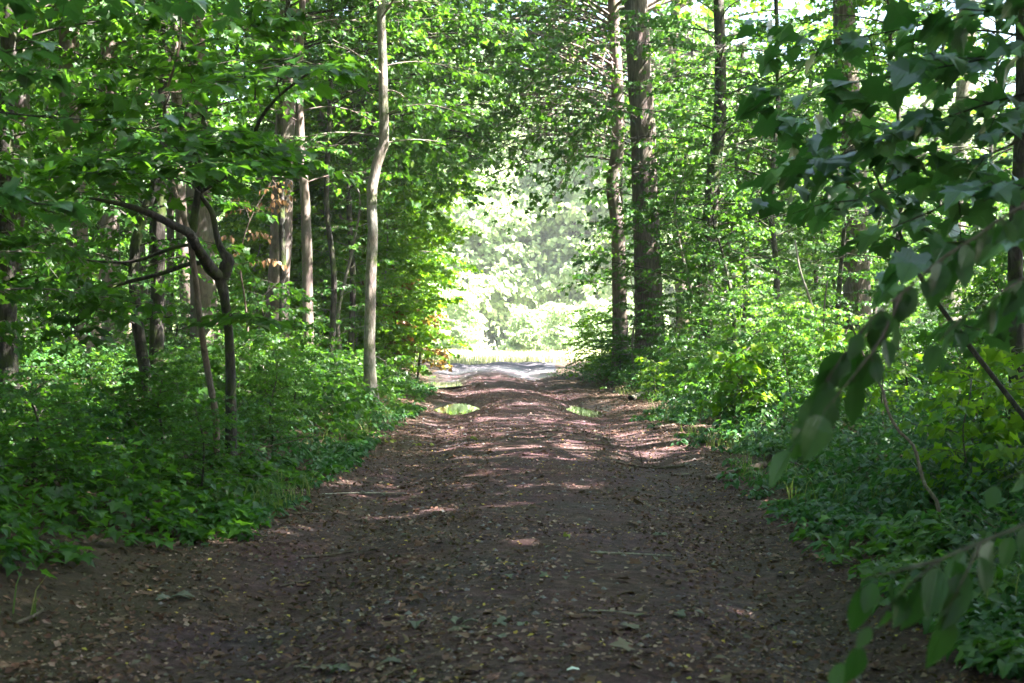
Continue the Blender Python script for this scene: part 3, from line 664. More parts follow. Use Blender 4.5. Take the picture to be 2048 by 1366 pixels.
# canopy trees added out of frame around the path: their crowns shade the track
k = 0
for (x, y, h, kind, nl, ll) in [(6.5, 8, 19, 'oak', 60, 6.0), (8.5, 15, 21, 'oak', 60, 6.2), (9.6, 21.5, 20, 'beech', 54, 6.4), (13, 10, 22, 'beech', 50, 6), (14, 20, 21, 'oak', 46, 6), (10.5, 28.5, 19, 'beech', 40, 4.6), (-6, 6, 20, 'beech', 50, 5.5),
                                (-7.5, 19, 21, 'oak', 46, 5.2), (-12, 26, 20, 'beech', 42, 5), (7.5, 0, 20, 'beech', 56, 6), (12, -2, 21, 'oak', 40, 6), (-5.5, -4, 19, 'oak', 40, 5.5), (-14, 14, 20, 'beech', 36, 5.5), (4.6, -6, 18, 'beech', 50, 5.5), (10, -11, 20, 'oak', 50, 6), (-3.5, -10, 19, 'oak', 50, 6), (4.2, 3.5, 15, 'beech', 44, 4.2), (-11, 0, 20, 'oak', 44, 6), (16, 3, 21, 'beech', 46, 6), (-6.8, 12, 17, 'beech', 40, 5.6), (2, -14, 19, 'beech', 50, 6), (9.5, 3.6, 18, 'oak', 60, 5.6), (13.5, 5, 22, 'beech', 50, 6), (5.2, -1.5, 17, 'oak', 50, 4.8), (10.5, 12, 17, 'beech', 46, 5.5), (-10, -12, 20, 'oak', 44, 6)]:
    px = 1024+x/y*FPX if y > 2 else 1e6
    k += 1
    name = kind+'_tree'
    rng = np.random.default_rng(100+k)
    gz = float(hgt(x, y)); org = np.array([x, y, gz]); r0 = .16+.01*h
    P = np.array([[x, y, gz-.1], [x+rng.normal()*.1, y+rng.normal()*.1, h*.3], [x+rng.normal()*.3, y+rng.normal()*.3, h*.65], [x+rng.normal()*.5, y+rng.normal()*.5, h]])
    TP, TR = resample(P, [r0, r0*.85, r0*.6, .03], 30)
    W = Wood(); W.tube(TP, TR, 12, rough=.08, rng=rng); L = Leaves()
    crown_limbs(W, L, rng, TP, TR, max(6.5 if y < 8 else 7.5, h*.38), h, nl, ll, ll*.45, .25, 13, 10, **CAN)
    root = empty(name, org, None, 'tree', 'tall canopy trees shading the track')
    root['label'] = 'tall %s added to shade the track with its crown, %s side' % (kind, 'left' if x < 0 else 'right')
    link('trunk', W.build('trunk', M['beech' if kind == 'beech' else 'oak'], org), root)
    me = L.build('crown', QUAD, M['canopy'], rng, org)
    if me: link('crown', me, root)

# ------------------------------------------------------------------ library of young trees, bushes and seedlings; copied with obj.copy()
def proto(name, seed, h, r0, bark, mat, tpl, limbs, kink=.3, second=None):
    rng = np.random.default_rng(seed)
    P = [[0, 0, -.1]]+[[rng.normal()*kink*h*.06*f*3, rng.normal()*kink*h*.06*f*3, h*f] for f in (.3, .6, .85, 1)]
    TP, TR = resample(P, [r0, r0*.85, r0*.6, r0*.35, .006], 24)
    W = Wood(); W.tube(TP, TR, 8); L = Leaves()
    for q in limbs: crown_limbs(W, L, rng, TP, TR, **q)
    return (name, W.build('trunk', M[bark]), L.build('crown', tpl, M[mat], rng, (0, 0, 0), False))
LIB = {
 'young': [proto('young_maple', 200+i, h, .035+.006*h, b, 'maple', MAPLE, [lm(1.1, h, n, 1.7, .8, .14, 9, 7, droop=.3, twl=.6)]) for i, (h, n, b) in enumerate([(5.5, 30, 'grey'), (7.5, 38, 'dark'), (6.5, 34, 'grey'), (4.5, 24, 'dark')])],
 'pole': [proto('young_beech', 220+i, h, .05+.008*h, b, 'maple', MAPLE_LO, [lm(z, h, n, 2.4, 1.2, .17, 10, 8, droop=.3, twl=.9, twigs=False)]) for i, (h, n, z, b) in enumerate([(12, 44, 3, 'beech'), (14, 50, 3.5, 'dark'), (10, 40, 2.4, 'beech')])],
 'bush': [proto('woodland_bush', 240+i, h, .03, 'dark', 'maple', MAPLE, [lm(.15, h, n, 1.3, .6, .11, 9, 7, droop=.25, twl=.5)]) for i, (h, n) in enumerate([(2.2, 26), (1.6, 20), (2.8, 30)])],
 'lbush': [proto('leafy_bush', 245+i, h, .02, 'twig', m_, MAPLE, [lm(.12, h, n, 1.1, .6, .11, 9, 7, droop=.25, twl=.5)]) for i, (h, n, m_) in enumerate([(2.0, 22, 'light'), (1.5, 18, 'oval'), (2.6, 26, 'light')])],
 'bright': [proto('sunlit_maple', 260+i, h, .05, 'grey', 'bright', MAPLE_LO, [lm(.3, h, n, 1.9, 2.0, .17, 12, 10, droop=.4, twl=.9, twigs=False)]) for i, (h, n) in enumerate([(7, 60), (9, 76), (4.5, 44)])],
 'seed': [proto('maple_seedling', 280+i, h, .008, 'twig', m_, MAPLE, [lm(.1, h, n, .28, .22, .10, 4, 4, droop=.2, twl=.2, prad=.008)], .6) for i, (h, n, m_) in enumerate([(.6, 9, 'oval'), (.9, 12, 'maple'), (.45, 8, 'maple'), (.75, 11, 'bright')])],
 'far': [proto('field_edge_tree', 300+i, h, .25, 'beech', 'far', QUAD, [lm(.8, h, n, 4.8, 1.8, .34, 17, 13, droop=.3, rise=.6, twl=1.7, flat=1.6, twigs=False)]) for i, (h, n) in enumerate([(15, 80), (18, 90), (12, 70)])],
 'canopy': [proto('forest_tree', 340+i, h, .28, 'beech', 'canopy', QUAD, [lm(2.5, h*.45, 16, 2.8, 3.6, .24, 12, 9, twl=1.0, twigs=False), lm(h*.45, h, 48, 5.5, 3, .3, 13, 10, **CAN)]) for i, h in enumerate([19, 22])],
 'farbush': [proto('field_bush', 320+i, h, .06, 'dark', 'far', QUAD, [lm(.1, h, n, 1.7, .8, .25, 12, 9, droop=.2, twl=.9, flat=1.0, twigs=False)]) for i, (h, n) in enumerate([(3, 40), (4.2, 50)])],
}
def place(kind, i, x, y, s, label, cat, group, rz=None, name=None, rs=None, sz=None):
    nm, tm, cm = LIB[kind][i % len(LIB[kind])]
    rng = rs or np.random.default_rng(int(abs(x*131+y*977)*10))
    o = link(name or nm, None, None, (x, y, float(hgt(x, y))))
    o.empty_display_size = .2
    o.rotation_euler = (0, 0, rng.random()*2*PI if rz is None else rz); o.scale = (s, s, s*(sz or 1))
    tag(o, label, cat, group)
    link('trunk', tm, o); link('crown', cm, o)
    return o
rs = np.random.default_rng(77)
# left wood, understorey
n = 0
LY = [(-4.2, 10.5, 'young', .8, 'leafy young maple in the dark at the left foreground edge'), (-3.9, 15.5, 'young', .85, 'young maple behind the twisted sapling, low boughs spread wide'), (-5.6, 13.2, 'young', 1.0, 'bushy young maple behind the left edge foliage'),
      (-3.6, 20.5, 'bush', .8, 'low bush left of the kinked pale maple'), (-3.4, 17.8, 'bush', .55, 'small dark bush at the left track side below the thin maple'), (-8.3, 27.5, 'young', .7, 'young maple with layered boughs behind the thin grey maple'),
      (-3.7, 31.5, 'young', .75, 'young maple hanging over the left verge behind the kinked maple'), (-7.9, 20, 'young', .8, 'tall young maple between the shaded beeches'), (-6.4, 17, 'bush', 1.1, 'broad bush below the shaded beeches')]
for i, (x, y, kd, s, lb) in enumerate(LY): place(kd, i, x, y, s, lb, 'young tree' if kd == 'young' else 'bush', 'young growth along the left verge')
for i in range(52):
    if i < 10: y = 17+rs.random()*20; kd = 'bush'
    else: y = 38+rs.random()**.8*26; kd = rs.choice(['young', 'pole', 'pole', 'bush'])
    x = -4.9-rs.random()*(5+y*.33)-max(0, (y-40)*.05)
    place(kd, i, x, y, (.5 if i < 10 else .8)+.5*rs.random(), {'young': 'young maple deep in the shaded left wood', 'pole': 'slender young beech deep in the shaded left wood', 'bush': 'leafy bush on the floor of the shaded left wood'}[kd], 'bush' if kd == 'bush' else 'young tree', 'trees and bushes deep in the left wood', rs=rs)
for i in range(26):
    y = 58+rs.random()*40; x = -9-rs.random()*34
    place('pole', i, x, y, 1.1+.5*rs.random(), 'beech in the far depths of the left wood', 'young tree', 'trees in the far depths of the left wood', rs=rs)
for i in range(22):  # unseen young trees added to keep the foreground dark
    a = R(100+160*rs.random()) ; rr_ = 9+9*rs.random()
    x = rr_*math.sin(a)*1.0; y = rr_*math.cos(a)
    if abs(x) < 2.2: continue
    place('young' if i % 2 else 'pole', i, x, y, 1.1, 'young tree added behind the camera to darken the foreground', 'young tree', 'young trees added behind the camera', rs=rs)
ring = [(-13-rs.random()*3, y) for y in range(-14, 62, 7)]+[(-22-rs.random()*5, y+3) for y in range(-14, 75, 8)]+[(-31-rs.random()*5, y) for y in range(-10, 90, 11)]  # outer ring of trees added to block skylight from the sides and behind
ring += [(15+rs.random()*3, y) for y in range(-16, 8, 7)]+[(24+rs.random()*3, y+3) for y in range(-12, 10, 8)]
ring += [(5.3, 52)]  # tree behind the oak, added to shade the far gravel
ring += [(x, -17-rs.random()*4) for x in range(-18, 22, 6)]+[(x+3, -26) for x in range(-18, 22, 8)]
for i, (x, y) in enumerate(ring):
    sd_ = 'left' if x < 0 else 'right'
    place('canopy', i, x+rs.normal(), y+rs.normal(), .9+.25*rs.random(), 'big leafy forest tree added to deepen the shade, %s side of the wood' % sd_, 'tree', 'big trees added to deepen the shade, %s side of the wood' % sd_, rs=rs)
# bright bushes at the left wood edge by the clearing
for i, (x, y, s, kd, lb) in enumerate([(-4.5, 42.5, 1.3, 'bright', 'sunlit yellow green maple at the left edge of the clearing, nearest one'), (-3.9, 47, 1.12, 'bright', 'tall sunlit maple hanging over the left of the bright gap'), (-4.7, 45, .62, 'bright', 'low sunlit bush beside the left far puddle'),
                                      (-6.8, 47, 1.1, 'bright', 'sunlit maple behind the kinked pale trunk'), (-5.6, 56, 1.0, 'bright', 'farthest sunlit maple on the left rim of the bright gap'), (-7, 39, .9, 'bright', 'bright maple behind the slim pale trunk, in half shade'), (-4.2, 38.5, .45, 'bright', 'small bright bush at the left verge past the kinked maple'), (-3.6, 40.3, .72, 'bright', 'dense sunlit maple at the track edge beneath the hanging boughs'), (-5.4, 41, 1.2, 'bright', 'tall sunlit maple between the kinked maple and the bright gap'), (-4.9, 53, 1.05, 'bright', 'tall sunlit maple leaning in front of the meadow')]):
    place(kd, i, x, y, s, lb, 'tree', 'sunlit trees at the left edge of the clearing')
rng = np.random.default_rng(900)
def turning_bush(x, y, h, n, seed, label):
    rng = np.random.default_rng(seed); gz = float(hgt(x, y)); W = Wood(); L = Leaves()
    TP, TR = resample([[0, 0, -.1], [.1, 0, h*.5], [0, .1, h]], [.04, .03, .008], 12); W.tube(TP, TR, 6)
    crown_limbs(W, L, rng, TP, TR, .4, h, n, .9, .6, .16, 8, 7, twl=.5)
    o = empty('turning_maple', (x, y, gz), label, 'tree', 'maples turning orange at the left verge')
    link('trunk', W.build('trunk', M['dark']), o); link('crown', L.build('crown', MAPLE, M['turning'], rng, (0, 0, 0), False), o)
turning_bush(-3.45, 41.0, 2.6, 9, 5, 'small maple turning orange red in front of the sunlit bushes')
turning_bush(-2.85, 42.5, 1.9, 6, 6, 'low maple turning orange beside the left far puddle')
turning_bush(-3.9, 40.2, 3.6, 7, 7, 'taller brownish orange maple against the sunlit bushes')

# right wood
RY = [(3.9, 34, 'bush', .8, 'bright leafy bush at the foot of the thick oak'), (2.95, 38.5, 'bush', .75, 'bush with maple leaves left of the slender forked trunk'), (2.6, 41.5, 'bright', .42, 'sunlit little maple reaching into the bright gap from the right'), (5.0, 31, 'bush', .8, 'light green bush right of the oak foot'),
      (6.0, 27, 'bush', .8, 'broad light green bush on the right bank'), (7.6, 31, 'young', .8, 'young maple below the sunlit pale oak'), (5.9, 38, 'young', 1.15, 'young maple right behind the thick oak'), (8.2, 36, 'young', 1.0, 'young maple between the dark bent trunk and the pale oak'),
      (8.6, 25, 'bush', 1.0, 'bush below the pale oak trunk'), (5.3, 19, 'bush', .55, 'low bush among the herbs on the right bank'), (6.6, 19.5, 'bush', .9, 'bush in the shade behind the bare pale stick'), (5.6, 14.2, 'bush', .8, 'dark bush near the right photo edge'), (7.2, 17, 'young', .8, 'young maple near the right photo edge'), (10.6, 30, 'young', .9, 'young maple before the pale smooth trunk'), (4.3, 35.0, 'young', .75, 'light green young maple standing in front of the thick oak'), (5.2, 33.5, 'young', .95, 'young maple in front of the dark bent trunk'), (3.2, 37.5, 'young', .55, 'small young maple at the foot of the forked trunk'), (6.6, 29, 'young', .8, 'young maple with pale layered leaves on the right bank'), (4.2, 27.5, 'seed', 1.6, 'tall seedling at the right verge before the oaks')]
for i, (x, y, kd, s, lb) in enumerate(RY): place(kd, i, x, y, s, lb, {'young': 'young tree', 'bush': 'bush', 'bright': 'tree', 'seed': 'seedling'}[kd], 'young growth along the right verge')
for i in range(16):
    y = 22+rs.random()*26; x = 8.5+rs.random()*(y*.3)
    kd = rs.choice(['young', 'bush', 'lbush'])
    place(kd, i, x, y, .8+.4*rs.random(), {'young': 'young maple deeper in the right wood', 'pole': 'slender young beech deeper in the right wood', 'bush': 'leafy bush deeper in the right wood', 'lbush': 'light green bush deeper in the right wood'}[kd], 'bush' if 'bush' in kd else 'young tree', 'trees and bushes deeper in the right wood', rs=rs)
for i in range(20):
    y = 17+rs.random()*20; x = float(xc(y))+2.9+rs.random()*(2.5+.12*y)+.5*sm((y-25)/6)
    place('lbush', i, x, y, .35+.4*rs.random(), 'light green leafy bush rising from the herbs of the right bank', 'bush', 'light green bushes on the right bank', rs=rs)
for i in range(14):
    y = 8.5+rs.random()*16; x = float(xc(y))-2.6-rs.random()*(1.5+.1*y)
    place('lbush', i, x, y, .28+.3*rs.random(), 'loose leafy bush standing in the herbs of the left bank', 'bush', 'loose bushes on the left bank', rs=rs)
# bright bushes at the right wood edge
for i, (x, y, s, lb) in enumerate([(7.5, 50, .7, 'sunlit bush at the wood edge behind the oak'), (11.5, 52, .8, 'sunlit bush at the wood edge behind the dark bent trunk'), (16, 50, .8, 'sunlit bush at the wood edge behind the pale oak'), (20, 47, .9, 'sunlit bush at the wood edge far right')]):
    place('bright', i, x, y, s, lb, 'bush', 'sunlit bushes at the right wood edge')
# across the meadow
for i in range(34):
    x = -34+i*2.9+rs.normal()*1.0; y = 118+rs.random()*16-.1*abs(x)
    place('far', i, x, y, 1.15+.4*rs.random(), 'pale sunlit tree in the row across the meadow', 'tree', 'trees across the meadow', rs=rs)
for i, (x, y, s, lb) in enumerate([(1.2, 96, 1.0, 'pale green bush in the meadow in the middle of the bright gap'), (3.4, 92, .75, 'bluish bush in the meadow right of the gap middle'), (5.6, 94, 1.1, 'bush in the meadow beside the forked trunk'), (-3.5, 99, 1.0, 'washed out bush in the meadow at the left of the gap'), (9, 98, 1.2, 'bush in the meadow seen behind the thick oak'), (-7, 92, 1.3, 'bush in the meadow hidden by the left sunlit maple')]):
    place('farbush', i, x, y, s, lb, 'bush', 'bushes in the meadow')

# ------------------------------------------------------------------ herb layer (ground cover)
def herbs(name, pts, hts, tpl, mat, ls, seed, nl=(7, 12), spread=.16):
    rng = np.random.default_rng(seed); L = Leaves(); W = Wood()
    n = len(pts)
    z = hgt(pts[:, 0], pts[:, 1])
    mx = nl[1]
    lv = rng.random((n, mx))**.7
    az = rng.random((n, 1))*6.28+np.arange(mx)[None, :]*1.9+rng.random((n, mx))
    rr = spread*(.35+.9*rng.random((n, mx)))*(1.15-.7*lv)*(hts[:, None]/.35)**.5
    leanx = rng.normal(size=(n, 1))*.12; leany = rng.normal(size=(n, 1))*.12
    hh = hts[:, None]*lv
    P = np.stack([pts[:, :1]+rr*np.cos(az)+leanx*hh, pts[:, 1:2]+rr*np.sin(az)+leany*hh, z[:, None]+hh+.02], -1).reshape(-1, 3)
    m = n*mx
    az = az.ravel(); pitch = -.15-.5*rng.random(m)
    D = np.stack([np.cos(az)*np.cos(pitch), np.sin(az)*np.cos(pitch), np.sin(pitch)], 1)
    N = np.stack([rng.normal(size=m)*.3, rng.normal(size=m)*.3, np.ones(m)], 1)
    S = ls*(.5+.8*rng.random(m))
    L.add(P, D, N, S)
    o = link(name, L.build(name, tpl, M[mat], rng, (0, 0, 0), False))
    # thin stems
    for i in range(0, n, 3):
        if pts[i, 1] > 18: continue
        b = np.array([pts[i, 0], pts[i, 1], z[i]-.02]); t = b+np.array([leanx[i, 0]*hts[i], leany[i, 0]*hts[i], hts[i]])
        W.tube([b, (b+t)/2+rng.normal(size=3)*.01, t], [.0028, .002, .001], 3, cap=False)
    return o, W
def scatter(n, f, seed):
    rng = np.random.default_rng(seed); out = []
    tot = 0
    while tot < n:
        p = f(rng, 4000); out.append(p); tot += len(p)
    return np.concatenate(out)[:n]
def zoneL(rng, k):
    y = 6.6+rng.random(k)**1.6*42; u = -1.75-rng.random(k)**1.4*(3.5+y*.22)
    edge = -1.65-.3*fbm(y*.35, y*0, 2, 40)-.25*sm((y-12)/8)-1.0*sm((9.4-y)/2.4)-.3*sm((y-24)/6)
    x = u+xc(y)
    ok = (u < edge+.7*rng.random(k)**4) & (fbm(x*.6, y*.6, 3, 51) > -.45-1.2*sm((13-y)/4))
    return np.stack([x, y], 1)[ok]
def zoneR(rng, k):
    y = 5.0+rng.random(k)**1.5*40; u = 1.6+rng.random(k)**1.4*(3.5+y*.2)
    edge = 1.8+.2*fbm(y*.35, y*0+3, 2, 41)+.38*sm((y-9)/6)+.8*sm((y-20)/8)-.8*sm((y-40)/6)
    x = u+xc(y)
    ok = (u > edge-.6*rng.random(k)**4) & (fbm(x*.6, y*.6, 3, 52) > -.5)
    return np.stack([x, y], 1)[ok]
for nm, zf, cnt, sd, hb in (('left', zoneL, 5600, 61, .7), ('right', zoneR, 7200, 62, .8)):
    p = scatter(cnt, zf, sd); rg = np.random.default_rng(sd+1)
    dist = np.abs(p[:, 0]-xc(p[:, 1]))-1.7
    h = hb*(.06+.36*sm(dist/1.8))*(.5+.8*rg.random(len(p)))*np.maximum(.25, 1+.75*fbm(p[:, 0]*.9, p[:, 1]*.9, 3, 77))
    h = np.maximum(h*(1+.5*sm((p[:, 1]-14)/8)), .05)
    sel = rg.random(len(p)) < .5+.7*fbm(p[:, 0]*.6, p[:, 1]*.6, 2, 78)
    o, W1 = herbs('undergrowth', p[sel], h[sel], HEART if nm == 'right' else OVAL, 'herb', .07, sd+2)
    tag(o, 'low leafy herbs and brambles covering the %s bank' % nm, 'undergrowth', None, 'stuff')
    o, W2 = herbs('undergrowth', p[~sel], h[~sel]*1.1, MAPLE, 'maple' if nm == 'left' else 'oval', .075, sd+3)
    tag(o, 'small maple leaved plants mixed through the %s bank herbs' % nm, 'undergrowth', None, 'stuff')
    W1.V += W2.V; W1.F += [(k_, q+W1.n) for k_, q in W2.F]
    tag(link('herb_stems', W1.build('herb_stems', M['twig'])), 'thin stems of the herbs on the %s bank' % nm, 'undergrowth', None, 'stuff')
# farther floor plants, coarse
def zoneFar(rng, k):
    y = 22+rng.random(k)*40; s = np.where(rng.random(k) < .55, -1, 1); u = s*(2.9+rng.random(k)*(4+y*.3))
    x = u+xc(y); ok = ~((y > 48) & (u > 0)) 
    return np.stack([x, y], 1)[ok]
p = scatter(3600, zoneFar, 63); rg = np.random.default_rng(4)
o, _ = herbs('undergrowth', p, .25+.4*rg.random(len(p)), QUAD, 'oval', .13, 64, (7, 10), .3)
tag(o, 'bright low plants on the floor farther into the wood', 'undergrowth', None, 'stuff')
# seedlings, each its own
spots = []
for i in range(34):
    left = i % 2 == 0
    y = 8+rs.random()**1.3*24
    u = -(2.2+rs.random()*2.6) if left else (2.3+rs.random()*2.4)
    spots.append((u+float(xc(y)), y, left))
for i, (x, y, left) in enumerate(spots):
    place('seed', i, x, y, .8+.7*rs.random(), 'small seedling standing in the herbs of the %s bank' % ('left' if left else 'right'), 'seedling', 'seedlings on the %s bank' % ('left' if left else 'right'), rs=rs)

# grass and rough growth of the meadow rim, grass tufts
def grass(name, pts, h, seed, label, w=.012, mat='grass'):
    rng = np.random.default_rng(seed); n = len(pts)
    az = rng.random(n)*6.28; hh = h*(.5+.8*rng.random(n)); b = np.stack([pts[:, 0], pts[:, 1], hgt(pts[:, 0], pts[:, 1])-.01], 1)
    sx = np.stack([np.cos(az), np.sin(az), 0*az], 1)*w; ln = np.stack([np.cos(az+1.6+rng.normal(size=n)*.5), np.sin(az+1.6), 0*az], 1)
    m = b+ln*(hh*.15)[:, None]+np.stack([0*az, 0*az, hh*.6], 1); t = b+ln*(hh*.5)[:, None]+np.stack([0*az, 0*az, hh], 1)
    V = np.stack([b-sx, b+sx, m+sx*.7, m-sx*.7, t], 1).reshape(-1, 3)
    k = (np.arange(n)*5)[:, None]
    F = np.concatenate([(k+np.array([0, 1, 2])), (k+np.array([0, 2, 3])), (k+np.array([3, 2, 4]))], 1).ravel()
    o = link(name, mesh(name, V, F, M[mat], False, {'rnd': np.repeat(rng.random(n), 5), 'side': np.zeros(5*n)}))
    tag(o, label, 'grass', None, 'stuff')
rg = np.random.default_rng(8)
y = 57+rg.random(30000)**1.5*40; x = xc(y)+(rg.random(30000)-.5)*(24+y*.1)
grass('grass', np.stack([x, y], 1), .34, 9, 'pale sunlit grass at the near rim of the meadow', .016, 'sunlit_grass')
y = 6+rg.random(9000)**1.3*36; s = np.where(rg.random(9000) < .45, -1, 1); u = s*(1.75+.25*sm((y-10)/8)+.5*sm((y-22)/6)+rg.random(9000)**1.5*2.2); kx = fbm(u*1.2, y*.9, 2, 90) > .1
grass('grass', np.stack([u+xc(y), y], 1)[kx], .2, 10, 'thin grass tufts along both verges of the track', .004)

# dead stems and brushwood caught in the verges
rg = np.random.default_rng(21); W = Wood()
for i in range(420):
    sd = -1 if rg.random() < .5 else 1
    y = 7+rg.random()**1.3*24; u = sd*(1.9+.04*y+rg.random()*3.5)*(1+.5*max(0, (10-y)/3)*(sd < 0)); x = u+float(xc(y)); z = float(hgt(x, y))
    a = rg.random()*6.28; l_ = .25+.7*rg.random(); el = rg.random()**3*.9
    d = np.array([math.cos(a)*math.cos(el), math.sin(a)*math.cos(el), math.sin(el)])*l_
    b = np.array([x, y, z+.01]); W.tube([b, b+d*.5+rg.normal(size=3)*.03*l_, b+d], [.005, .004, .0015], 4, cap=False)
tag(link('brushwood', W.build('brushwood', M['stick'])), 'thin dead stems and twigs lying among the verge plants', 'brushwood', None, 'stuff')
# ------------------------------------------------------------------ litter
def litter(name, pts, size, mat, tpl, seed, label, flat=.25, up=.006):
    rng = np.random.default_rng(seed); L = Leaves(); n = len(pts)
    az = rng.random(n)*6.28; pt = rng.normal(size=n)*flat
    z = hgt(pts[:, 0], pts[:, 1])+up+.3*size*np.abs(pt)
    L.add(np.stack([pts[:, 0], pts[:, 1], z], 1), np.stack([np.cos(az), np.sin(az), pt], 1), np.stack([rng.normal(size=n)*flat, rng.normal(size=n)*flat, np.ones(n)], 1), size)
    o = link(name, L.build(name, tpl, M[mat], rng, (0, 0, 0), False, 0))
    tag(o, label, 'litter', None, 'stuff')
rg = np.random.default_rng(33)
n = 60000
y = 4.2+rg.random(n)**2.2*32; u = (rg.random(n)-.5)*(4.4+.02*y)+.1
kk = rg.random(n) < .25+.9*sm(fbm((u+xc(y))*1.1, y*.8, 3, 95)+.55)+.4*sm((np.abs(u)-1.3)/.6)-.35*np.exp(-((np.abs(u)-1.22)/.3)**2)
u = u[kk]; y = y[kk]; n = len(y)
litter('leaf_litter', np.stack([u+xc(y), y], 1), .010+.030*rg.random(n)**2.2, 'crumb', QUAD, 34, 'crumbs of dry leaves and bark scattered over the track', .35, .003)
n = 64000
y = 4.2+rg.random(n)**1.6*40; s = np.where(rg.random(n) < .5, -1, 1); u = s*(.5+rg.random(n)**1.0*4.0)+.1
litter('leaf_litter', np.stack([u+xc(y), y], 1), .018+.034*rg.random(n)**1.5, 'litter', OVAL_LO, 35, 'brown fallen leaves piled along both sides of the track', .45, .008)
n = 420
y = 4.2+rg.random(n)**1.5*26; u = (rg.random(n)-.5)*4.2
litter('leaf_litter', np.stack([u+xc(y), y], 1), .05+.05*rg.random(n), 'litter', MAPLE, 36, 'whole fallen leaves lying flat on the track', .2, .006)
n = 1100
y = 4.4+rg.random(n)**1.5*16; u = (rg.random(n)-.5)*3.9
litter('leaf_litter', np.stack([u+xc(y), y], 1), .016+.020*rg.random(n), 'yellow', OVAL_LO, 37, 'tiny yellow leaflets sprinkled over the track', .2, .006)

# pebbles
def pebbles():
    rng = np.random.default_rng(70); n = 2600
    y = 4.2+rng.random(n)**1.8*50; u = (rng.random(n)-.5)*3.8; x = u+xc(y)
    T = np.array([(1, 0, 0), (.2, .9, 0), (-.9, .4, 0), (-.5, -.8, 0), (.5, -.7, 0), (0, 0, .6)], float)
    F = np.array([0, 1, 5, 1, 2, 5, 2, 3, 5, 3, 4, 5, 4, 0, 5])
    s = (.005+.014*rng.random(n)**3)*(1+.03*y); a = rng.random(n)*6.28
    c, sn = np.cos(a), np.sin(a)
    V = np.stack([T[None, :, 0]*c[:, None]-T[None, :, 1]*sn[:, None], T[None, :, 0]*sn[:, None]+T[None, :, 1]*c[:, None], T[None, :, 2]+0*c[:, None]], -1)*s[:, None, None]
    V += np.stack([x, y, hgt(x, y)], 1)[:, None, :]
    o = link('gravel', mesh('gravel', V.reshape(-1, 3), (F[None, :]+np.arange(n)[:, None]*6).ravel(), M['gravelm'], False))
    tag(o, 'small grey stones pressed into the track', 'gravel', None, 'stuff')
M['gravelm'] = plain('grey_stone', (.16, .14, .145), .7)
pebbles()

# ------------------------------------------------------------------ fallen sticks
def stick(pxs, w, label, mat='stick', name='fallen_stick', lift=.0, twig=None, group='sticks fallen on the track'):
    P = []
    for q in pxs:
        g = ground(q[0], q[1]); P.append(g)
    P = np.array(P); mid = P[0].copy(); Y = P[:, 1].mean()
    r = w/2/FPX*Y
    P[:, 2] += r*.8+lift
    rng = np.random.default_rng(int(pxs[0][0]))
    if len(P) == 2: P = np.array([P[0], (P[0]+P[1])/2+np.append(rng.normal(size=2)*.03, .01), P[1]])
    W = Wood(); W.tube(P, r*np.linspace(1, .55, len(P)), 7, 14, rough=.25, rng=rng)
    if twig is not None:
        a, b = twig
        q0 = ground(*a); q1 = q0+np.array([(b[0]-a[0])/FPX*q0[1], -.02, (a[1]-b[1])/FPX*q0[1]])
        W.tube([q0+[0, 0, r], (q0+q1)/2+[.01, 0, 0], q1], [r*.5, r*.4, r*.2], 5, 6)
    for _ in range(2):
        i = rng.integers(1, len(P)-1) if len(P) > 2 else 1
        d = P[-1]-P[0]; d = d/np.linalg.norm(d); sd = np.array([-d[1], d[0], .15])*rng.choice([-1, 1])
        W.tube([P[i], P[i]+(d+sd)*r*6], [r*.45, r*.15], 4, 3)
    o = link(name, W.build(name, M[mat], mid), None, mid)
    tag(o, label, 'stick', group)
stick([(1530, 936), (1480, 948), (1412, 962)], 15, 'thick brown broken stick reaching in from the right herbs')
stick([(1368, 935), (1330, 938), (1290, 937), (1232, 927)], 6, 'curved thin stick with an upright twig on the right of the track', twig=((1285, 936), (1276, 896)))
stick([(1065, 868), (1122, 862)], 5, 'short dark stick in the middle of the track, upper of a pair')
stick([(1090, 877), (1124, 873)], 5, 'short dark stick in the middle of the track, lower of a pair')
stick([(600, 1118), (655, 1114), (708, 1105)], 6, 'long dark stick lying on the left of the track')
stick([(558, 1176), (600, 1170), (630, 1162)], 6, 'shorter dark stick nearer than the long one on the left')
stick([(640, 991), (720, 988), (815, 989)], 5, 'pale thin straight stick at the left track edge', 'palestick')
stick([(540, 1026), (600, 1031), (652, 1030)], 6, 'dark stick sticking out from the left herbs')
stick([(1262, 802), (1290, 790), (1320, 783), (1380, 775)], 11, 'pale barkless log lying on the right bank before the oaks', 'palestick', 'fallen_log')
stick([(1308, 860), (1352, 852)], 6, 'small stick on the right track side below the pale log')
stick([(1180, 1108), (1260, 1110), (1350, 1115)], 5, 'pale straight twig lying across the right middle of the track', 'palestick')
stick([(1188, 889), (1232, 894)], 4, 'thin stick beside the curved one, farther off')
stick([(415, 1186), (450, 1192)], 8, 'small bark piece in the dark left foreground')
stick([(30, 1255), (80, 1222)], 9, 'dark stick in the bottom left corner')
stick([(1165, 1225), (1300, 1232)], 4, 'faint thin twig in the right foreground of the track', 'palestick')
stick([(590, 1345), (640, 1340)], 4, 'tiny twig in the near foreground', 'palestick')

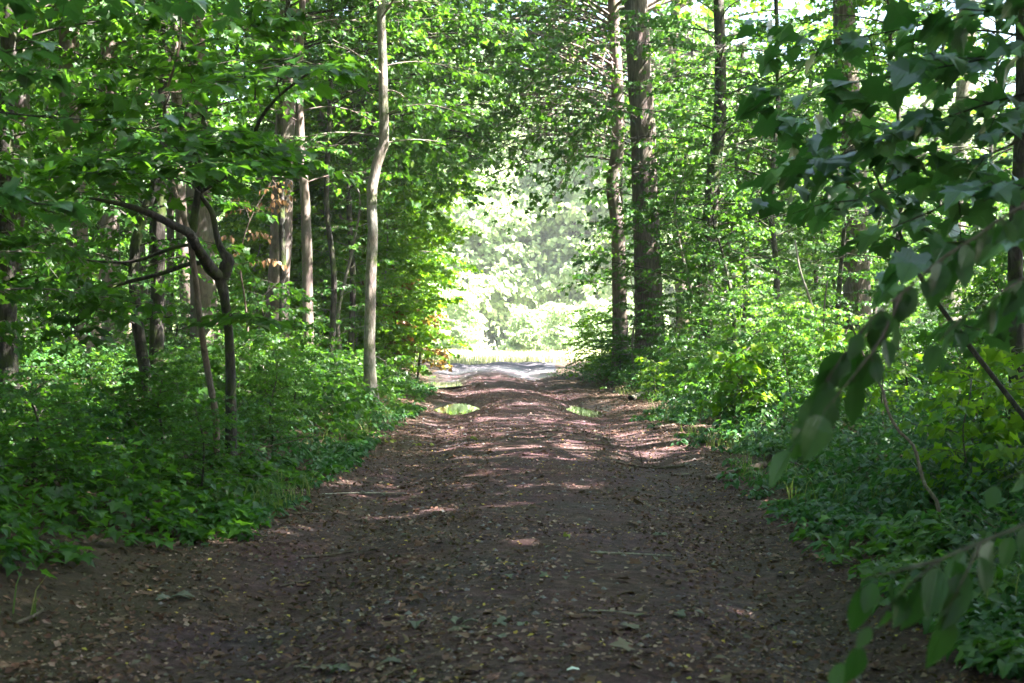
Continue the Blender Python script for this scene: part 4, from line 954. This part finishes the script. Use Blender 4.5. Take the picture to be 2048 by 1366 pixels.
# leaning bare stem on the right bank and other thin bare stems
def pole(path, Ys, ws, label, mat, name='bare_stem', cat='stem', seedl=None):
    P = [at(a, b, Y) for (a, b), Y in zip(path, Ys)]; r = [w/2/FPX*Y for w, Y in zip(ws, Ys)]
    org = np.array([P[0][0], P[0][1], float(hgt(P[0][0], P[0][1]))])
    if P[0][2] > org[2]: P.insert(0, np.array([org[0], org[1], org[2]-.03])); r.insert(0, r[0])
    rng = np.random.default_rng(int(path[0][0])); W = Wood(); W.tube(P, r, 7, 26, rough=.12, rng=rng)
    L = Leaves()
    if seedl: seedl(W, L, rng)
    root = empty(name, org, label, cat)
    link('stem', W.build('stem', M[mat], org), root)
    if L.P: link('foliage', L.build('foliage', MAPLE_HI, M['maple_near'], rng, org, False), root)
pole([(1876, 1010), (1850, 970), (1838, 930), (1826, 890), (1796, 860), (1775, 820), (1765, 780), (1745, 740), (1722, 700), (1700, 640)], np.linspace(8.6, 10.5, 10), [8, 7, 7, 6, 6, 6, 5, 5, 4, 3], 'bare pale crooked stem leaning over the right bank herbs', 'stick')
pole([(1640, 720), (1636, 660), (1620, 600), (1600, 540), (1590, 480)], [20]*5, [6, 6, 5, 4, 3], 'thin pale upright stem among the right bank bushes', 'palestick')
pole([(1665, 760), (1650, 690), (1648, 620), (1655, 560)], [22]*4, [6, 5, 4, 3], 'thin grey sapling stem next to the pale upright one', 'twig')

# ------------------------------------------------------------------ foreground boughs on the right
def near_maple(W, L, rng):
    def bough(pts, ntw, twl, nlf, ls, rad=.006, sf=.1, hang=.3, flat=.35):
        frond(W, L, rng, None, 0, 0, pts=[at(a, b, y) for a, b, y in pts], ntw=int(ntw*.95), twl=twl, nlf=int(nlf*1.2), ls=ls*.72, rad=rad, sf=sf, flat=.45, hang=.25, nsp=.42)
    bough([(2200, 60, 5.2), (2000, 110, 5.0), (1800, 150, 5.0), (1560, 190, 5.3)], 10, .36, 6, .15)
    bough([(2200, 150, 5.2), (2000, 200, 5.2), (1820, 260, 5.3), (1620, 330, 5.6)], 12, .36, 6, .15)
    bough([(2200, 0, 6.2), (2000, 10, 6.2), (1800, 60, 6.4), (1600, 90, 7)], 12, .5, 6, .15)
    bough([(2200, 120, 5.6), (2010, 300, 5.4), (1850, 330, 5.6), (1680, 420, 6.0)], 12, .36, 6, .15)
    bough([(2200, 300, 4.6), (2040, 380, 4.6), (1900, 400, 4.7), (1800, 480, 5)], 7, .28, 5, .14)
    bough([(2160, 430, 3.6), (2020, 470, 3.6), (1900, 490, 3.8), (1820, 560, 4)], 6, .2, 4, .13)
    bough([(2200, 560, 4.2), (2060, 620, 4.2), (1960, 660, 4.3)], 5, .2, 4, .14)
    bough([(2200, -60, 4.5), (2060, 0, 4.4), (1950, 30, 4.6)], 6, .3, 5, .15)
    W.tube([at(2100, 900, 8), at(1900, 640, 8.5), at(1822, 520, 8.8), at(1790, 440, 9), at(1765, 380, 9), at(1735, 320, 9.2)], [.016, .015, .013, .011, .009, .006], 6, 24, rough=.25, rng=rng)
    frond(W, L, rng, None, 0, 0, pts=[at(1765, 380, 9), at(1720, 400, 8.6), at(1600, 380, 8.2)], ntw=8, twl=.45, nlf=6, ls=.15, rad=.006, sf=.1)
    frond(W, L, rng, None, 0, 0, pts=[at(1790, 440, 9), at(1860, 380, 8.6), at(1960, 330, 8.2)], ntw=8, twl=.45, nlf=6, ls=.15, rad=.006, sf=.1)
    frond(W, L, rng, None, 0, 0, pts=[at(1735, 320, 9.2), at(1690, 250, 8.6), at(1600, 230, 8.2)], ntw=8, twl=.45, nlf=6, ls=.15, rad=.006, sf=.1)
root = make_tree('maple_tree', 'near maple leaning in from the right, large bluish green leaves overhead', 'tree',
          [(2330, 1100, 60), (2300, 800, 55), (2260, 500, 50), (2230, 200, 45), (2200, -50, 38)], 5.6, 8, 'dark', 'maple_near', MAPLE_HI, 51, extra=near_maple)
def near_hazel(W, L, rng):
    def spray(pts, n, ls, rad=.004, hang=.9):
        P, _ = resample([at(a, b, y) for a, b, y in pts], np.ones(len(pts)), 24)
        W.tube(P, rad*np.linspace(1, .3, len(P)), 5, cap=False)
        t = np.linspace(.12, 1, n); idx = t*(len(P)-1)
        B = np.stack([np.interp(idx, np.arange(len(P)), P[:, k]) for k in range(3)], 1)
        s = np.where(np.arange(n) % 2 == 0, 1, -1)
        D = np.stack([-.35+.5*s*rng.random(n)+.2*rng.normal(size=n), .5*rng.normal(size=n), -hang-.4*rng.random(n)], 1)
        N = np.stack([.3*rng.normal(size=n)+.2, -.7+.5*rng.normal(size=n), .6+.3*rng.normal(size=n)], 1)
        S = ls*(.55+.75*rng.random(n))
        pos = B+unit(np.array([0, 0, -1.]))*.01
        for i in range(n):
            W.tube([B[i], B[i]+D[i]/np.linalg.norm(D[i])*.015], [.0012, .0009], 3, cap=False)
        L.add(B+D/np.linalg.norm(D, axis=1, keepdims=True)*.013, D, N, S)
    spray([(2250, 330, 2.9), (2048, 410, 2.8), (1950, 475, 2.75), (1880, 520, 2.7), (1800, 590, 2.65), (1740, 640, 2.6), (1680, 720, 2.6), (1630, 800, 2.6), (1590, 890, 2.6)], 44, .072)
    spray([(1800, 590, 2.65), (1760, 680, 2.6), (1700, 760, 2.55), (1650, 820, 2.55)], 10, .075)
    spray([(2250, 480, 3.1), (2080, 540, 3.0), (1980, 600, 2.9), (1920, 640, 2.9), (1880, 680, 2.9)], 12, .085)
    spray([(2300, 950, 2.6), (2048, 1050, 2.5), (1960, 1085, 2.45), (1880, 1120, 2.4), (1820, 1170, 2.4), (1760, 1230, 2.4), (1690, 1310, 2.4)], 18, .075, .005)
    spray([(1960, 1085, 2.45), (1930, 1150, 2.4), (1900, 1210, 2.4)], 4, .09)
    spray([(2300, 850, 2.9), (2080, 930, 2.8), (2000, 960, 2.8)], 6, .09)
    spray([(1880, 1120, 2.4), (1800, 1140, 2.4), (1720, 1160, 2.4)], 5, .07)
    for z in np.linspace(.2, .6, 3): pass
def hazel():
    rng = np.random.default_rng(52); W = Wood(); L = Leaves()
    o0 = at(2400, 1366, 3.0); gz = float(hgt(o0[0], o0[1])); org = np.array([o0[0], o0[1], gz])
    W.tube([org-[0, 0, .05], at(2330, 950, 2.8), at(2250, 330, 2.9), at(2300, 0, 3.1)], [.03, .025, .015, .006], 8, 20)
    W.tube([org-[0, 0, .05], at(2360, 1100, 2.7), at(2300, 950, 2.6)], [.02, .015, .006], 8, 12)
    W.tube([at(2330, 950, 2.8), at(2300, 850, 2.9)], [.01, .006], 6, 6); W.tube([at(2300, 700, 2.85), at(2250, 480, 3.1)], [.01, .006], 6, 6)
    near_hazel(W, L, rng)
    root = empty('hazel_bush', org, 'hazel bush at the right front, thin twigs of oval leaves hanging into view', 'bush')
    link('stem', W.build('stem', M['twig'], org), root)
    link('foliage', L.build('foliage', OVAL, M['hazel'], rng, org, False), root)
hazel()
# left front: dark boughs hanging in from the upper left and the left edge
def near_left(W, L, rng):
    def bough(pts, ntw, twl, nlf, ls, rad=.007):
        frond(W, L, rng, None, 0, 0, pts=[at(a, b, y) for a, b, y in pts], ntw=ntw, twl=twl, nlf=nlf, ls=ls*.8, rad=rad, sf=.1, flat=.3, hang=.1, nsp=.3)
    bough([(-250, -90, 6), (0, -30, 6), (200, -10, 6.3), (400, -10, 7)], 10, .28, 5, .12)
    bough([(-250, 190, 6.5), (0, 225, 6.5), (180, 240, 6.8), (330, 238, 7.4)], 8, .16, 4, .10)
    bough([(-200, 300, 5), (0, 370, 5), (90, 420, 5.2)], 6, .2, 4, .12)
    bough([(-200, 60, 5), (-20, 90, 5), (60, 140, 5.2)], 5, .2, 4, .12)
make_tree('maple_tree', 'near maple at the left front whose dark boughs hang across the upper left', 'tree',
          [(-300, 1250, 70), (-290, 900, 62), (-270, 500, 56), (-260, 100, 50), (-255, -150, 45)], 6.2, 9, 'dark', 'maple_near', MAPLE_HI, 53, extra=near_left)
# bramble clumps at the left front
for i, (x, y, s, lb) in enumerate([(-2.9, 8.6, .42, 'dark leafy bush at the lower left front'), (-3.3, 9.8, .5, 'dense dark bush at the left photo edge above the litter'), (-2.2, 10.0, .33, 'low spreading bush at the left track edge'), (-2.9, 11.8, .42, 'low bush in front of the twisted sapling'), (-2.4, 14.2, .35, 'small low bush right of the twisted sapling'), (-2.6, 17.0, .38, 'dark low bush at the left verge before the thin maple')]):
    place('bush', i, x, y, s, lb, 'bush', 'low bushes at the left track edge', name='low_bush', sz=.8)
# withered brown leaf spray left of the brown beech
def withered():
    rng = np.random.default_rng(88); W = Wood(); L = Leaves(); Y = 19
    b0 = at(500, 800, Y); org = np.array([b0[0], b0[1], float(hgt(b0[0], b0[1]))])
    W.tube([org, at(498, 700, Y), at(490, 600, Y), at(480, 520, Y), at(500, 440, Y), at(545, 360, Y)], [.02, .018, .015, .012, .009, .004], 6, 20)
    for a, b, c, d in ((485, 530, 560, 528), (480, 520, 450, 470), (500, 440, 480, 400), (510, 430, 560, 400), (545, 360, 560, 400), (485, 480, 530, 470)):
        frond(W, L, rng, at(a, b, Y), 0, 0, end=at(c, d, Y-.3), rad=.004, ntw=6, twl=.28, nlf=4, ls=.07, hang=.9)
    root = empty('withered_sapling', org, 'dead sapling with withered tan leaves before the brown beech', 'sapling')
    link('trunk', W.build('trunk', M['stick'], org), root); link('crown', L.build('crown', OVAL, M['dry'], rng, org, False), root)
withered()

# ------------------------------------------------------------------ single fallen leaves
def fallen(px, py, size, mat, label, curl=1.5, tilt=.4, cnt=1, tpl=MAPLE_HI, name='fallen_leaf', spread=.1, sx=1):
    rng = np.random.default_rng(int(px*7+py)); g = ground(px, py)
    L = Leaves(); az = rng.random(cnt)*6.28
    off = rng.normal(size=(cnt, 3))*spread*np.array([sx, .6, 0])
    P = g+off; P[:, 2] = hgt(P[:, 0], P[:, 1])+.012+.012*np.arange(cnt)/max(1, cnt)*2
    if cnt == 1: P[0, 2] += size*.1
    D = np.stack([np.cos(az), np.sin(az), tilt*(rng.random(cnt)-.1)], 1)
    N = np.stack([rng.normal(size=cnt)*tilt, -.3+rng.normal(size=cnt)*tilt, np.ones(cnt)], 1)
    L.add(P, D, N, .62*size*(.7+.5*rng.random(cnt)))
    T = (tpl[0]*np.array([.7, 1, curl*1.2]), tpl[1])
    if mat == 'greywilt': D[:, 2] *= .25; N[:, :2] *= .35; P[:, 2] -= .008
    o = link(name, L.build(name, T, M[mat], rng, g, False), None, g)
    tag(o, label, 'leaf' if cnt == 1 else 'leaves', 'fallen leaves on the track')
fallen(1155, 1085, .14, 'yellowgreen', 'curled yellow green maple leaf standing up in the middle of the track', 2.2, 1.0)
fallen(925, 1252, .13, 'greywilt', 'heap of wilted grey green leaves in the near foreground', 1.8, .6, 7, name='wilted_leaves', spread=.07, sx=1.9)
fallen(1080, 1156, .12, 'greywilt', 'flat wilted grey green leaves right of the track middle', 1.6, .4, 4, name='wilted_leaves', spread=.05, sx=2)
fallen(338, 1201, .13, 'greywilt', 'wilted grey green leaf pair in the dark left foreground', 1.6, .4, 3, name='wilted_leaves', spread=.04)
fallen(1320, 1073, .12, 'greywilt', 'wilted grey leaf at the right beyond the yellow green one', 1.5, .4, 2, name='wilted_leaves', spread=.04)
fallen(1358, 1236, .12, 'greywilt', 'flat grey leaves at the right of the near foreground', 1.5, .3, 3, name='wilted_leaves', spread=.05)
fallen(690, 1346, .12, 'greywilt', 'grey leaves at the bottom of the picture left of centre', 1.4, .3, 3, name='wilted_leaves', spread=.05, sx=2)
fallen(985, 1282, .09, 'greywilt', 'single grey leaf below the heap of wilted leaves', 1.2, .3)
fallen(1110, 1095, .12, 'greywilt', 'grey leaf lying left of the curled yellow green one', 1.4, .3)
fallen(865, 893, .13, 'yellowgreen', 'leafy green twig with wilting leaves on the left rut', 1.8, .6, 9, name='wilted_leaves', spread=.13, sx=2.2)
fallen(845, 856, .12, 'greywilt', 'small heap of grey green leaves at the left edge beyond the leafy twig', 1.8, .5, 4, name='wilted_leaves', spread=.1)
fallen(725, 987, .1, 'greywilt', 'pale wilted leaves beside the pale thin stick', 1.6, .4, 4, name='wilted_leaves', spread=.07, sx=2)
fallen(860, 1068, .1, 'greywilt', 'flat grey leaf left of the track middle', 1.2, .2)
fallen(1010, 1060, .05, 'greywilt', 'pale small leaf in the middle of the track', 1.2, .3, tpl=OVAL)
fallen(805, 1114, .09, 'greywilt', 'flat pale leaf right of the long dark stick', 1.2, .2)
g = ground(1146, 1343)
V = [(-.022, -.008, .002), (.0, -.011, .008), (.024, -.004, .003), (.02, .01, .006), (-.004, .014, .011), (-.02, .008, .003)]
o = link('paper_scrap', mesh('paper_scrap', V, [0, 1, 4, 0, 4, 5, 1, 2, 3, 1, 3, 4], M['paper']), None, g+[0, 0, .004]); tag(o, 'small crumpled white paper scrap at the bottom of the picture', 'litter')
for px, py in ((1065, 1060), ):
    pass

# ------------------------------------------------------------------ light, sky, camera
w = bpy.data.worlds.new('World'); bpy.context.scene.world = w; w.use_nodes = True
nt = w.node_tree; bg = nt.nodes['Background']
sky = nt.nodes.new('ShaderNodeTexSky'); sky.sky_type = 'NISHITA'; sky.sun_disc = False
sky.sun_elevation = SUN_EL; sky.sun_rotation = SUN_AZ; sky.air_density = 1.0; sky.dust_density = 2.5; sky.ozone_density = 1.0
nt.links.new(sky.outputs[0], bg.inputs[0]); bg.inputs[1].default_value = .055
sl = bpy.data.lights.new('sun', 'SUN'); sl.energy = 5; sl.angle = R(.5); sl.color = (1, .95, .87)
so = bpy.data.objects.new('sun', sl); C.objects.link(so); so.location = (20, 0, 40)
so.rotation_euler = Vector(SUN).to_track_quat('Z', 'Y').to_euler()
cd = bpy.data.cameras.new('camera'); cd.lens = 50; cd.sensor_width = 36; cd.clip_end = 1000; cd.clip_start = .05
cd.dof.use_dof = True; cd.dof.focus_distance = 17; cd.dof.aperture_fstop = 5.6
co = bpy.data.objects.new('camera', cd); C.objects.link(co); co.location = (0, 0, CAMZ); co.rotation_euler = (R(90), 0, 0)
sc = bpy.context.scene; sc.camera = co
sc.view_settings.view_transform = 'Standard'; sc.view_settings.look = 'None'; sc.view_settings.gamma = 1
sc.view_settings.exposure = 4.18
sc.render.engine = 'CYCLES'
cy = sc.cycles
cy.max_bounces = 8; cy.diffuse_bounces = 4; cy.glossy_bounces = 3; cy.transmission_bounces = 6; cy.transparent_max_bounces = 4
cy.use_denoising = True; cy.denoiser = 'OPENIMAGEDENOISE'; cy.caustics_reflective = False; cy.caustics_refractive = False
cy.sample_clamp_indirect = 6
HAZE = 0.0005  # density of the haze added to imitate the clearing's overexposed glow
if HAZE:
    V = [(x, y, z) for x in (-250, 250) for y in (-60, 300) for z in (-6, 32)]
    F = [0, 1, 3, 2, 4, 6, 7, 5, 0, 4, 5, 1, 2, 3, 7, 6, 0, 2, 6, 4, 1, 5, 7, 3]
    m, nt, out = nodes('haze_air'); v = nt.nodes.new('ShaderNodeVolumePrincipled'); v.inputs['Density'].default_value = HAZE
    v.inputs['Color'].default_value = (.9, .95, 1, 1); v.inputs['Anisotropy'].default_value = .3; nt.links.new(v.outputs[0], out.inputs['Volume'])
    tag(link('haze', mesh('haze', V, F, m, False, None, 4)), 'thin haze added over the whole scene for the glow of the clearing', 'haze', None, 'stuff')
print('polys', sum(len(m.polygons) for m in bpy.data.meshes))
